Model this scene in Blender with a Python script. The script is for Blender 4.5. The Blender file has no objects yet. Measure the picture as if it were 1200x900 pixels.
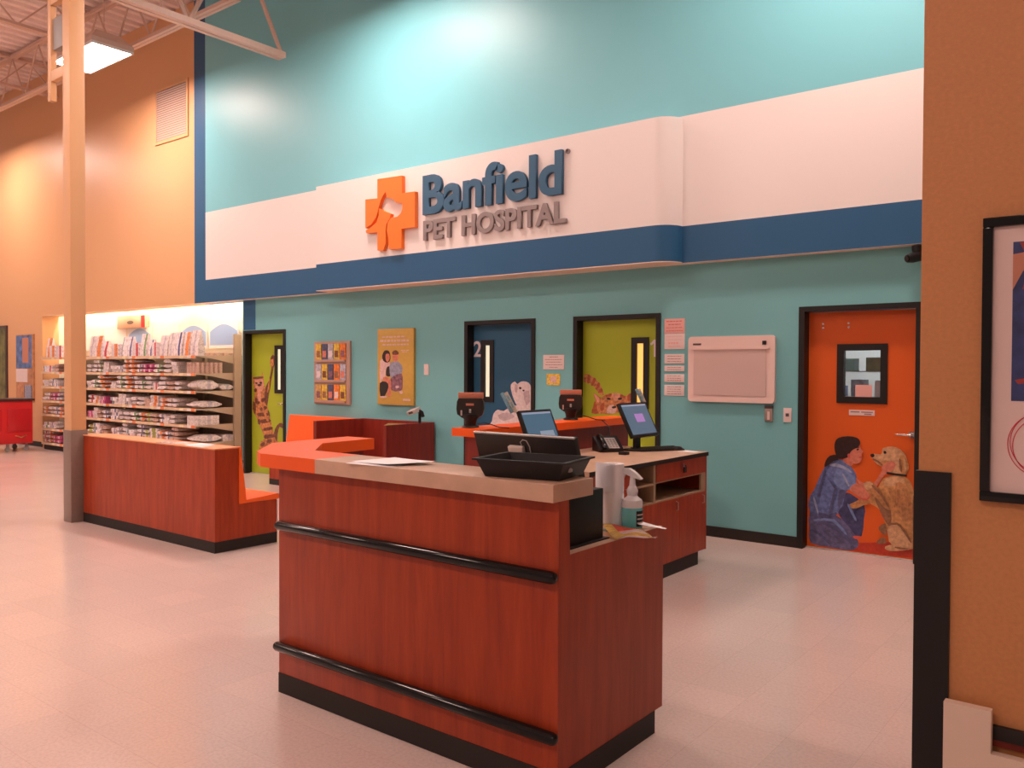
import bpy, bmesh, math, random
from mathutils import Matrix, Vector
random.seed(7)
SC = bpy.context.scene
COL = SC.collection
PI = math.pi

# ------------------------------------------------------------ materials
def lin(c):
    c = c / 255.0
    return c / 12.92 if c <= 0.04045 else ((c + 0.055) / 1.055) ** 2.4
MATS = {}
def newmat(name):
    m = bpy.data.materials.new(name); m.use_nodes = True
    nt = m.node_tree; b = nt.nodes['Principled BSDF']
    return m, nt, b
def mat(name, col, rough=0.5, metal=0.0, emit=None, estr=0.0, noise=0.0, nscale=20.0, bump=0.0, bscale=80.0, coat=0.0, alpha=1.0, trans=0.0, spec=0.5):
    m, nt, b = newmat(name)
    b.inputs['Base Color'].default_value = (*col, 1)
    b.inputs['Roughness'].default_value = rough
    b.inputs['Metallic'].default_value = metal
    b.inputs['Coat Weight'].default_value = coat
    b.inputs['Coat Roughness'].default_value = 0.08
    b.inputs['Transmission Weight'].default_value = trans
    b.inputs['Specular IOR Level'].default_value = spec
    b.inputs['Alpha'].default_value = alpha
    if emit:
        b.inputs['Emission Color'].default_value = (*emit, 1)
        b.inputs['Emission Strength'].default_value = estr
    if noise or bump:
        tc = nt.nodes.new('ShaderNodeTexCoord')
    if noise:
        n = nt.nodes.new('ShaderNodeTexNoise'); n.inputs['Scale'].default_value = nscale; n.inputs['Detail'].default_value = 4
        nt.links.new(tc.outputs['Object'], n.inputs['Vector'])
        r = nt.nodes.new('ShaderNodeValToRGB')
        r.color_ramp.elements[0].position = 0.3; r.color_ramp.elements[1].position = 0.7
        r.color_ramp.elements[0].color = (*[max(0, c * (1 - noise)) for c in col], 1)
        r.color_ramp.elements[1].color = (*[min(1, c * (1 + noise)) for c in col], 1)
        nt.links.new(n.outputs['Fac'], r.inputs['Fac']); nt.links.new(r.outputs['Color'], b.inputs['Base Color'])
    if bump:
        n2 = nt.nodes.new('ShaderNodeTexNoise'); n2.inputs['Scale'].default_value = bscale
        nt.links.new(tc.outputs['Object'], n2.inputs['Vector'])
        bp = nt.nodes.new('ShaderNodeBump'); bp.inputs['Strength'].default_value = bump; bp.inputs['Distance'].default_value = 0.01
        nt.links.new(n2.outputs['Fac'], bp.inputs['Height']); nt.links.new(bp.outputs['Normal'], b.inputs['Normal'])
    MATS[name] = m
    return m
def wood(name, c1, c2, rough=0.35):
    m, nt, b = newmat(name)
    tc = nt.nodes.new('ShaderNodeTexCoord'); mp = nt.nodes.new('ShaderNodeMapping')
    mp.inputs['Scale'].default_value = (9, 9, 0.9)
    n = nt.nodes.new('ShaderNodeTexNoise'); n.inputs['Scale'].default_value = 2.2; n.inputs['Detail'].default_value = 8; n.inputs['Roughness'].default_value = 0.62
    n.inputs['Distortion'].default_value = 0.4
    r = nt.nodes.new('ShaderNodeValToRGB')
    r.color_ramp.elements[0].position = 0.3; r.color_ramp.elements[1].position = 0.72
    r.color_ramp.elements[0].color = (*c2, 1); r.color_ramp.elements[1].color = (*c1, 1)
    nt.links.new(tc.outputs['Object'], mp.inputs['Vector']); nt.links.new(mp.outputs['Vector'], n.inputs['Vector'])
    nt.links.new(n.outputs['Fac'], r.inputs['Fac']); nt.links.new(r.outputs['Color'], b.inputs['Base Color'])
    b.inputs['Roughness'].default_value = rough
    b.inputs['Specular IOR Level'].default_value = 0.35
    MATS[name] = m
    return m

wood('wood', (0.43, 0.060, 0.017), (0.27, 0.030, 0.009), 0.36)
wood('wooddark', (0.27, 0.030, 0.018), (0.18, 0.020, 0.012), 0.35)
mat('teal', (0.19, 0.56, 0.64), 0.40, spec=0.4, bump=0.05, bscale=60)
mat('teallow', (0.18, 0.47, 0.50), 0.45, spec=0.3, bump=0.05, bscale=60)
mat('navy', (0.024, 0.11, 0.235), 0.45, spec=0.3, bump=0.05, bscale=60)
mat('bannerwhite', (0.80, 0.76, 0.74), 0.35, bump=0.04, bscale=60)
mat('tan', (0.71, 0.40, 0.20), 0.43, bump=0.05, bscale=60)
mat('ochre', (0.58, 0.25, 0.092), 0.5, noise=0.06, nscale=60, bump=0.08, bscale=120)
mat('alcove', (0.88, 0.80, 0.64), 0.5)
mat('white', (0.82, 0.80, 0.80), 0.5)
mat('paper', (0.88, 0.86, 0.88), 0.7)
mat('offwhite', (0.72, 0.62, 0.56), 0.4)
mat('cream', (0.80, 0.62, 0.50), 0.6)
mat('black', (0.011, 0.009, 0.009), 0.45, spec=0.35)
mat('blackgloss', (0.006, 0.005, 0.005), 0.10, spec=0.32)
mat('blackframe', (0.013, 0.011, 0.010), 0.45, spec=0.35)
mat('rubber', (0.022, 0.016, 0.014), 0.6, spec=0.35)
mat('charcoal', (0.028, 0.023, 0.022), 0.4, spec=0.35)
mat('grey', (0.30, 0.28, 0.27), 0.5)
mat('lightgrey', (0.50, 0.46, 0.44), 0.4)
mat('chrome', (0.75, 0.72, 0.70), 0.22, metal=1)
mat('brass', (0.75, 0.55, 0.25), 0.3, metal=1)
mat('orange', (0.92, 0.115, 0.008), 0.33, spec=0.4)
mat('orangevinyl', (0.92, 0.13, 0.012), 0.42, bump=0.1, bscale=200)
mat('orangedoor', (0.70, 0.115, 0.014), 0.42, spec=0.35)
mat('lime', (0.37, 0.45, 0.025), 0.42, spec=0.35)
mat('bluedoor', (0.024, 0.105, 0.19), 0.45, spec=0.3)
mat('laminate', (0.58, 0.37, 0.26), 0.35, noise=0.10, nscale=9)
mat('steel', (0.68, 0.50, 0.42), 0.5)
mat('deck', (0.86, 0.74, 0.70), 0.6)
mat('columnpaint', (0.70, 0.40, 0.20), 0.45)
mat('columnguard', (0.24, 0.17, 0.14), 0.35, noise=0.05)
mat('shelfbeige', (0.50, 0.38, 0.27), 0.5)
mat('shelfback', (0.35, 0.27, 0.20), 0.6)
mat('redpaint', (0.62, 0.022, 0.024), 0.35)
mat('redpanel', (0.50, 0.014, 0.020), 0.3)
mat('darktop', (0.06, 0.03, 0.03), 0.3)
mat('posterochre', (0.56, 0.36, 0.07), 0.5, noise=0.05)
mat('rackwood', (0.42, 0.28, 0.22), 0.5)
mat('signorange', (0.92, 0.20, 0.015), 0.4)
mat('signnavy', (0.02, 0.105, 0.20), 0.4)
mat('signgrey', (0.26, 0.22, 0.22), 0.4)
mat('numeral', (0.72, 0.66, 0.68), 0.5)
mat('pinkpaper', (0.78, 0.42, 0.38), 0.6)
mat('signpaper', (0.75, 0.62, 0.60), 0.6)
mat('ink', (0.32, 0.20, 0.20), 0.7)
mat('redink', (0.55, 0.12, 0.12), 0.7)
mat('darkplate', (0.08, 0.06, 0.06), 0.4)
mat('yellowcard', (0.72, 0.50, 0.08), 0.5, noise=0.35, nscale=60)
mat('metalgrey', (0.42, 0.33, 0.28), 0.35, metal=0.6)
mat('shutter', (0.66, 0.50, 0.46), 0.45)
mat('shutterbar', (0.78, 0.60, 0.55), 0.4)
mat('screen', (0.02, 0.03, 0.05), 0.2, emit=(0.07, 0.13, 0.19), estr=0.6)
mat('screentop', (0.02, 0.03, 0.05), 0.2, emit=(0.25, 0.26, 0.34), estr=0.75)
mat('screenbox', (0.02, 0.03, 0.05), 0.2, emit=(0.42, 0.20, 0.50), estr=0.6)
mat('screenbox2', (0.02, 0.03, 0.05), 0.2, emit=(0.22, 0.25, 0.30), estr=0.75)
mat('litwarm', (0.5, 0.4, 0.2), 0.2, emit=(0.80, 0.37, 0.07), estr=1.0)  # door pane glows itself, standing in for a lit room behind
mat('litwhite', (0.5, 0.5, 0.4), 0.2, emit=(0.60, 0.56, 0.40), estr=0.8)  # paler glowing pane, again in place of a lit room
mat('lens', (0.9, 0.9, 0.9), 0.4, emit=(1.0, 0.725, 0.64), estr=46.0)
mat('tube', (0.9, 0.9, 0.9), 0.4, emit=(1.0, 0.82, 0.62), estr=75.0)
mat('roomlight', (0.9, 0.9, 0.9), 0.4, emit=(0.75, 0.90, 1.0), estr=13.0)
mat('liquid', (0.16, 0.52, 0.54), 0.15, coat=0.3)
mat('bottlewhite', (0.72, 0.70, 0.72), 0.25)
mat('tealcard', (0.20, 0.42, 0.40), 0.5)
mat('snack', (0.80, 0.50, 0.08), 0.22, noise=0.3, nscale=45, coat=0.4)
mat('snackred', (0.72, 0.08, 0.03), 0.25, noise=0.3, nscale=50)
mat('snackpale', (0.70, 0.55, 0.52), 0.25, noise=0.2, nscale=50)
mat('cardorange', (0.62, 0.22, 0.13), 0.5)
mat('cardblue', (0.22, 0.46, 0.58), 0.35, noise=0.35, nscale=70)
mat('cardpale', (0.60, 0.55, 0.48), 0.4, noise=0.15, nscale=80)
mat('skyblue', (0.28, 0.42, 0.70), 0.5)
mat('picgreen', (0.16, 0.15, 0.05), 0.5, noise=0.6, nscale=5)
mat('picblue', (0.10, 0.17, 0.36), 0.5, noise=0.6, nscale=7)
mat('picgold', (0.50, 0.24, 0.12), 0.5, noise=0.3, nscale=9)
mat('shadowinside', (0.10, 0.07, 0.05), 0.7)
mat('liner', (0.36, 0.24, 0.15), 0.6)
mat('photoblue', (0.035, 0.05, 0.16), 0.4, noise=0.35, nscale=14)
mat('photored', (0.36, 0.04, 0.03), 0.4)
mat('photoskin', (0.55, 0.22, 0.14), 0.4)
mat('matboard', (0.80, 0.62, 0.58), 0.6)
mat('redpen', (0.65, 0.03, 0.06), 0.5)
mat('greenmat', (0.28, 0.24, 0.05), 0.5)
mat('glasspane', (0.9, 0.95, 0.95), 0.02, trans=1.0)
mat('binblue', (0.04, 0.13, 0.50), 0.4)
mat('signcream', (0.50, 0.34, 0.25), 0.5)
mat('benchtop', (0.74, 0.30, 0.14), 0.35)
# picture inks for the printed murals
for nm, c, nz in [('p_orangedark', (0.50, 0.045, 0.02), .1), ('p_navy', (0.055, 0.06, 0.16), .2), ('p_denim', (0.13, 0.13, 0.27), .2), ('p_denimd', (0.09, 0.10, 0.22), .15),
                  ('p_blue', (0.13, 0.18, 0.40), .2), ('p_bluel', (0.17, 0.25, 0.50), .15), ('p_bluelt', (0.32, 0.36, 0.52), .15), ('p_skin', (0.62, 0.20, 0.13), .12),
                  ('p_tan', (0.56, 0.27, 0.10), .18), ('p_tanl', (0.62, 0.36, 0.19), .15), ('p_tanm', (0.48, 0.22, 0.085), .2), ('p_tand', (0.26, 0.12, 0.06), .2),
                  ('p_black', (0.02, 0.015, 0.015), 0), ('p_lip', (0.60, 0.10, 0.08), 0), ('p_hair', (0.03, 0.012, 0.012), .2), ('p_cat', (0.50, 0.20, 0.07), .3),
                  ('p_catd', (0.16, 0.055, 0.03), .3), ('p_catr', (0.38, 0.085, 0.03), .2), ('p_catp', (0.64, 0.30, 0.20), .15), ('p_catw', (0.62, 0.42, 0.36), .15),
                  ('p_dogw', (0.72, 0.62, 0.62), .08), ('p_dogs', (0.50, 0.40, 0.42), .1), ('p_pink', (0.66, 0.46, 0.44), .1), ('p_blue2', (0.28, 0.30, 0.40), .15),
                  ('p_plum', (0.22, 0.10, 0.13), .35)]:
    mat(nm, c, 0.4, noise=nz * 1.6, nscale=34)
for nm, c in [('b_yellow', (0.66, 0.46, 0.06)), ('b_navy', (0.07, 0.08, 0.16)), ('b_grey', (0.42, 0.42, 0.50)), ('b_orange', (0.85, 0.20, 0.03)), ('b_mix', (0.55, 0.34, 0.10))]:
    mat(nm, c, 0.45, noise=0.45, nscale=30)

# floor: waxed vinyl tile
def floor_mat():
    m, nt, b = newmat('floor')
    tc = nt.nodes.new('ShaderNodeTexCoord'); mp = nt.nodes.new('ShaderNodeMapping')
    mp.inputs['Location'].default_value = (1.23 + 0.305 * 100, -3.705 + 0.3075 * 100, 0)
    br = nt.nodes.new('ShaderNodeTexBrick')
    br.offset = 0.0; br.squash = 1.0
    br.inputs['Color1'].default_value = (0.655, 0.535, 0.490, 1); br.inputs['Color2'].default_value = (0.690, 0.555, 0.505, 1)
    br.inputs['Mortar'].default_value = (0.59, 0.45, 0.40, 1)
    br.inputs['Scale'].default_value = 1.0; br.inputs['Mortar Size'].default_value = 0.0013; br.inputs['Mortar Smooth'].default_value = 0.3
    br.inputs['Brick Width'].default_value = 0.305; br.inputs['Row Height'].default_value = 0.3075
    n = nt.nodes.new('ShaderNodeTexNoise'); n.inputs['Scale'].default_value = 1.3; n.inputs['Detail'].default_value = 6
    n2 = nt.nodes.new('ShaderNodeTexNoise'); n2.inputs['Scale'].default_value = 70; n2.inputs['Detail'].default_value = 3
    mx = nt.nodes.new('ShaderNodeMixRGB'); mx.blend_type = 'MULTIPLY'; mx.inputs['Fac'].default_value = 1
    r = nt.nodes.new('ShaderNodeValToRGB'); r.color_ramp.elements[0].color = (0.90, 0.90, 0.90, 1); r.color_ramp.elements[1].color = (1, 1, 1, 1)
    r.color_ramp.elements[0].position = 0.35; r.color_ramp.elements[1].position = 0.6
    nt.links.new(tc.outputs['Object'], mp.inputs['Vector']); nt.links.new(mp.outputs['Vector'], br.inputs['Vector'])
    nt.links.new(tc.outputs['Object'], n.inputs['Vector']); nt.links.new(tc.outputs['Object'], n2.inputs['Vector'])
    nt.links.new(n2.outputs['Fac'], r.inputs['Fac'])
    nt.links.new(br.outputs['Color'], mx.inputs['Color1']); nt.links.new(r.outputs['Color'], mx.inputs['Color2'])
    nt.links.new(mx.outputs['Color'], b.inputs['Base Color'])
    mr = nt.nodes.new('ShaderNodeMapRange'); mr.inputs['To Min'].default_value = 0.13; mr.inputs['To Max'].default_value = 0.22
    nt.links.new(n.outputs['Fac'], mr.inputs['Value']); nt.links.new(mr.outputs['Result'], b.inputs['Roughness'])
    bp = nt.nodes.new('ShaderNodeBump'); bp.inputs['Strength'].default_value = 0.05; bp.inputs['Distance'].default_value = 0.02
    nt.links.new(n.outputs['Fac'], bp.inputs['Height']); nt.links.new(bp.outputs['Normal'], b.inputs['Normal'])
    MATS['floor'] = m
floor_mat()

# printed packages: base colour with a coloured band and speckled print
def pack_mat(name, base, band, lo, hi, speck=0.28):
    m, nt, b = newmat(name)
    tc = nt.nodes.new('ShaderNodeTexCoord'); sp = nt.nodes.new('ShaderNodeSeparateXYZ')
    nt.links.new(tc.outputs['Generated'], sp.inputs['Vector'])
    r = nt.nodes.new('ShaderNodeValToRGB'); r.color_ramp.interpolation = 'CONSTANT'
    r.color_ramp.elements[0].color = (*base, 1); r.color_ramp.elements[0].position = 0
    r.color_ramp.elements[1].color = (*band, 1); r.color_ramp.elements[1].position = lo
    e = r.color_ramp.elements.new(hi); e.color = (*base, 1)
    nt.links.new(sp.outputs['X'], r.inputs['Fac'])
    n = nt.nodes.new('ShaderNodeTexNoise'); n.inputs['Scale'].default_value = 26; n.inputs['Detail'].default_value = 2
    nt.links.new(tc.outputs['Object'], n.inputs['Vector'])
    r2 = nt.nodes.new('ShaderNodeValToRGB'); r2.color_ramp.elements[0].position = 0.42; r2.color_ramp.elements[1].position = 0.50
    r2.color_ramp.elements[0].color = (1 - speck, 1 - speck * 1.05, 1 - speck, 1); r2.color_ramp.elements[1].color = (1, 1, 1, 1)
    nt.links.new(n.outputs['Fac'], r2.inputs['Fac'])
    mx = nt.nodes.new('ShaderNodeMixRGB'); mx.blend_type = 'MULTIPLY'; mx.inputs['Fac'].default_value = 1
    nt.links.new(r.outputs['Color'], mx.inputs['Color1']); nt.links.new(r2.outputs['Color'], mx.inputs['Color2'])
    nt.links.new(mx.outputs['Color'], b.inputs['Base Color']); b.inputs['Roughness'].default_value = 0.4
    MATS[name] = m
W_ = (0.85, 0.76, 0.77)
pack_mat('k_red', W_, (0.60, 0.06, 0.08), 0.55, 0.85)
pack_mat('k_orange', W_, (0.80, 0.26, 0.08), 0.45, 0.9)
pack_mat('k_green', W_, (0.22, 0.40, 0.16), 0.6, 0.85)
pack_mat('k_navy', W_, (0.08, 0.10, 0.28), 0.6, 0.78)
pack_mat('k_magenta', (0.62, 0.10, 0.28), (0.80, 0.60, 0.62), 0.3, 0.55)
pack_mat('k_brown', (0.62, 0.42, 0.34), (0.40, 0.20, 0.14), 0.4, 0.5)
pack_mat('k_teal', W_, (0.10, 0.26, 0.30), 0.1, 0.3)
pack_mat('k_plain', (0.80, 0.71, 0.69), (0.56, 0.50, 0.56), 0.45, 0.6, 0.25)
pack_mat('k_lime', W_, (0.40, 0.42, 0.08), 0.3, 0.75)
pack_mat('k_price', (0.72, 0.56, 0.34), (0.80, 0.22, 0.06), 0.3, 0.6, 0.3)
def price_mat():
    m, nt, b = newmat('price')
    tc = nt.nodes.new('ShaderNodeTexCoord'); mp = nt.nodes.new('ShaderNodeMapping'); mp.inputs['Scale'].default_value = (9, 0.1, 0.1)
    n = nt.nodes.new('ShaderNodeTexWhiteNoise'); n.noise_dimensions = '1D'
    sp = nt.nodes.new('ShaderNodeSeparateXYZ'); fl = nt.nodes.new('ShaderNodeMath'); fl.operation = 'FLOOR'
    nt.links.new(tc.outputs['Object'], mp.inputs['Vector']); nt.links.new(mp.outputs['Vector'], sp.inputs['Vector'])
    nt.links.new(sp.outputs['X'], fl.inputs[0]); nt.links.new(fl.outputs['Value'], n.inputs['W'])
    r = nt.nodes.new('ShaderNodeValToRGB'); r.color_ramp.interpolation = 'CONSTANT'
    r.color_ramp.elements[0].color = (0.70, 0.50, 0.33, 1); r.color_ramp.elements[1].color = (0.80, 0.66, 0.40, 1); r.color_ramp.elements[1].position = 0.4
    e = r.color_ramp.elements.new(0.72); e.color = (0.80, 0.22, 0.07, 1)
    e = r.color_ramp.elements.new(0.88); e.color = (0.74, 0.66, 0.60, 1)
    nt.links.new(n.outputs['Value'], r.inputs['Fac']); nt.links.new(r.outputs['Color'], b.inputs['Base Color'])
    MATS['price'] = m
price_mat()

# ------------------------------------------------------------ object helpers
def world_of(o):
    m = o.matrix_basis.copy()
    while o.parent:
        o = o.parent; m = o.matrix_basis @ m
    return m
def finish(name, bm, m, parent=None, smooth=False, origin=None):
    """links the bmesh (world coordinates) as one object under parent"""
    if parent is not None:
        bm.transform(world_of(parent).inverted())
        loc = Vector((0, 0, 0))
    else:
        if origin is None:
            xs = [v.co.x for v in bm.verts]; ys = [v.co.y for v in bm.verts]; zs = [v.co.z for v in bm.verts]
            origin = ((min(xs) + max(xs)) / 2, (min(ys) + max(ys)) / 2, min(zs))
        loc = Vector(origin)
        bm.transform(Matrix.Translation(-loc))
    bmesh.ops.recalc_face_normals(bm, faces=bm.faces)
    me = bpy.data.meshes.new(name); bm.to_mesh(me); bm.free()
    ms = m if isinstance(m, (list, tuple)) else [m]
    for q in ms: me.materials.append(MATS[q])
    if smooth:
        for p in me.polygons: p.use_smooth = True
        try: me.set_sharp_from_angle(angle=math.radians(38))
        except Exception: pass
    o = bpy.data.objects.new(name, me); COL.objects.link(o)
    o.location = loc
    if parent is not None: o.parent = parent
    return o
def tag(o, label=None, cat=None, group=None, kind=None):
    if label: o['label'] = label
    if cat: o['category'] = cat
    if group: o['group'] = group
    if kind: o['kind'] = kind
    return o
def thing(name, label, cat, loc=(0, 0, 0), rz=0.0, group=None, kind=None):
    o = bpy.data.objects.new(name, None); COL.objects.link(o)
    o.location = loc; o.rotation_euler = (0, 0, rz); o.empty_display_size = 0.1
    return tag(o, label, cat, group, kind)
def BM(): return bmesh.new()
def abox(bm, x0, x1, y0, y1, z0, z1, bev=0.0, mi=0, M=None):
    r = bmesh.ops.create_cube(bm, size=1.0)
    vs = r['verts']
    T = Matrix.Translation(((x0 + x1) / 2, (y0 + y1) / 2, (z0 + z1) / 2)) @ Matrix.Diagonal((abs(x1 - x0), abs(y1 - y0), abs(z1 - z0), 1))
    bmesh.ops.transform(bm, matrix=T, verts=vs)
    fs = {f for v in vs for f in v.link_faces}
    if bev > 0:
        es = {e for v in vs for e in v.link_edges}
        rr = bmesh.ops.bevel(bm, geom=list(es), offset=bev, segments=2, affect='EDGES', profile=0.6)
        fs = {f for f in rr['faces']} | {f for f in fs if f.is_valid}
        vs = list({v for f in fs for v in f.verts})
    for f in fs:
        if f.is_valid: f.material_index = mi
    if M is not None: bmesh.ops.transform(bm, matrix=M, verts=[v for v in vs if v.is_valid])
    return bm
def box(name, x0, x1, y0, y1, z0, z1, m, parent=None, bev=0.0, M=None):
    return finish(name, abox(BM(), x0, x1, y0, y1, z0, z1, bev, 0, M), m, parent, smooth=bev > 0)
def aprism(bm, pts, a0, a1, axis='z', mi=0):
    """polygon pts extruded along axis; axis z: (x,y), axis y: (x,z), axis x: (y,z)"""
    def P(p, a):
        return {'z': (p[0], p[1], a), 'y': (p[0], a, p[1]), 'x': (a, p[0], p[1])}[axis]
    v0 = [bm.verts.new(P(p, a0)) for p in pts]; v1 = [bm.verts.new(P(p, a1)) for p in pts]
    fs = [bm.faces.new(v0), bm.faces.new(v1[::-1])]
    n = len(pts)
    for i in range(n):
        fs.append(bm.faces.new((v0[i], v1[i], v1[(i + 1) % n], v0[(i + 1) % n])))
    for f in fs: f.material_index = mi
    for f in fs[:2]: f.normal_update()
    big = [f for f in fs[:2] if len(f.verts) > 4]
    if big: bmesh.ops.triangulate(bm, faces=big)
    return bm
def prism(name, pts, a0, a1, axis, m, parent=None):
    return finish(name, aprism(BM(), pts, a0, a1, axis), m, parent)
def smoothpts(pts, k=3):
    out = []; n = len(pts)
    for i in range(n):
        p0, p1, p2, p3 = [Vector((*pts[(i + j - 1) % n], 0)) for j in range(4)]
        for s in range(k):
            t = s / k
            q = 0.5 * ((2 * p1) + (p2 - p0) * t + (2 * p0 - 5 * p1 + 4 * p2 - p3) * t * t + (3 * p1 - p0 - 3 * p2 + p3) * t ** 3)
            out.append((q.x, q.y))
    return out
def atube(bm, pts, r, seg=10, mi=0, caps=True):
    pts = [Vector(p) for p in pts]
    rs = r if isinstance(r, (list, tuple)) else [r] * len(pts)
    rings = []; up = None
    for i, p in enumerate(pts):
        d = (pts[min(i + 1, len(pts) - 1)] - pts[max(i - 1, 0)]).normalized()
        if up is None:
            up = Vector((0, 0, 1)) if abs(d.z) < 0.9 else Vector((1, 0, 0))
        s = d.cross(up).normalized(); up = s.cross(d).normalized()
        rings.append([bm.verts.new(p + (s * math.cos(2 * PI * k / seg) + up * math.sin(2 * PI * k / seg)) * rs[i]) for k in range(seg)])
    for a, b in zip(rings[:-1], rings[1:]):
        for k in range(seg):
            f = bm.faces.new((a[k], a[(k + 1) % seg], b[(k + 1) % seg], b[k])); f.material_index = mi
    if caps:
        for q in (rings[0][::-1], rings[-1]):
            f = bm.faces.new(q); f.material_index = mi
    return bm
def tube(name, pts, r, m, parent=None, seg=10):
    return finish(name, atube(BM(), pts, r, seg), m, parent, smooth=True)
def alathe(bm, prof, c, seg=24, mi=0, axis='z'):
    """prof: (radius, height) pairs from bottom to top around the vertical axis at c"""
    rings = []
    for r, h in prof:
        ring = []
        for k in range(seg):
            a = 2 * PI * k / seg
            if axis == 'z': q = (c[0] + r * math.cos(a), c[1] + r * math.sin(a), c[2] + h)
            else: q = (c[0] + r * math.cos(a), c[1] + h, c[2] + r * math.sin(a))
            ring.append(bm.verts.new(q))
        rings.append(ring)
    for a, b in zip(rings[:-1], rings[1:]):
        for k in range(seg):
            f = bm.faces.new((a[k], a[(k + 1) % seg], b[(k + 1) % seg], b[k])); f.material_index = mi
    for q in (rings[0][::-1], rings[-1]):
        f = bm.faces.new(q); f.material_index = mi
    return bm
def lathe(name, prof, c, m, parent=None, seg=24, axis='z'):
    return finish(name, alathe(BM(), prof, c, seg, 0, axis), m, parent, smooth=True)
def decal(name, layers, y, parent, dy=0.0006, k=2, clip=None):
    """a printed picture: thin ink layers stacked on a plane facing -y, one mesh"""
    bm = BM(); names = []
    for i, (m, pts) in enumerate(layers):
        if m not in names: names.append(m)
        pts = smoothpts(pts, k)
        if clip: pts = [(min(max(a, clip[0]), clip[1]), min(max(b, clip[2]), clip[3])) for a, b in pts]
        clean = [pts[0]]
        for p in pts[1:]:
            if (p[0] - clean[-1][0]) ** 2 + (p[1] - clean[-1][1]) ** 2 > 1e-8: clean.append(p)
        yy = y - dy * (i + 1)
        f = bm.faces.new([bm.verts.new((a, yy, b)) for a, b in clean])
        f.material_index = names.index(m)
    for f in bm.faces: f.normal_update()
    bmesh.ops.triangulate(bm, faces=bm.faces[:])
    for f in bm.faces:
        f.normal_update()
        if f.normal.y > 0: f.normal_flip()
    bm.transform(world_of(parent).inverted())
    me = bpy.data.meshes.new(name); bm.to_mesh(me); bm.free()
    for q in names: me.materials.append(MATS[q])
    o = bpy.data.objects.new(name, me); COL.objects.link(o); o.parent = parent
    return o
def rectpts(x0, x1, z0, z1): return [(x0, z0), (x1, z0), (x1, z1), (x0, z1)]
def text_bm(s, offset=0.0, extrude=0.0):
    cu = bpy.data.curves.new('t', 'FONT'); cu.body = s; cu.size = 1; cu.offset = offset; cu.extrude = extrude; cu.resolution_u = 6
    ob = bpy.data.objects.new('t', cu); COL.objects.link(ob)
    bpy.context.view_layer.update()
    me = bpy.data.meshes.new_from_object(ob.evaluated_get(bpy.context.evaluated_depsgraph_get()))
    bm = BM(); bm.from_mesh(me)
    COL.objects.unlink(ob); bpy.data.objects.remove(ob); bpy.data.curves.remove(cu); bpy.data.meshes.remove(me)
    return bm
def bounds(bm):
    return (min(v.co.x for v in bm.verts), max(v.co.x for v in bm.verts), min(v.co.y for v in bm.verts), max(v.co.y for v in bm.verts))
def word(s, x0, x1, z0, z1, y, depth, m, parent, offset=0.0, capref=None, names='letter'):
    """raised letters facing -y, one object per letter, fitted into x0..x1, z0..z1 (baseline..cap height)"""
    full = text_bm(s, offset); a0, a1, b0, b1 = bounds(full); full.free()
    if capref:
        t = text_bm(capref, offset); _, _, b0, b1 = bounds(t); t.free()
    sx = (x1 - x0) / (a1 - a0); sz = (z1 - z0) / (b1 - b0)
    res = []
    for i, ch in enumerate(s):
        if ch == ' ': continue
        t = text_bm(s[:i + 1], offset); right = bounds(t)[1]; t.free()
        g = text_bm(ch, offset, 0.5); c0, c1, _, _ = bounds(g)
        dx = right - c1
        for v in g.verts:
            X, Z, D = v.co.x, v.co.y, v.co.z
            v.co = (x0 + (X + dx - a0) * sx, y - depth / 2 - D * depth, z0 + (Z - b0) * sz)
        bmesh.ops.remove_doubles(g, verts=g.verts[:], dist=1e-5)
        res.append(finish(names, g, m, parent))
    return res
def struct(o): o['kind'] = 'structure'; return o

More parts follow.
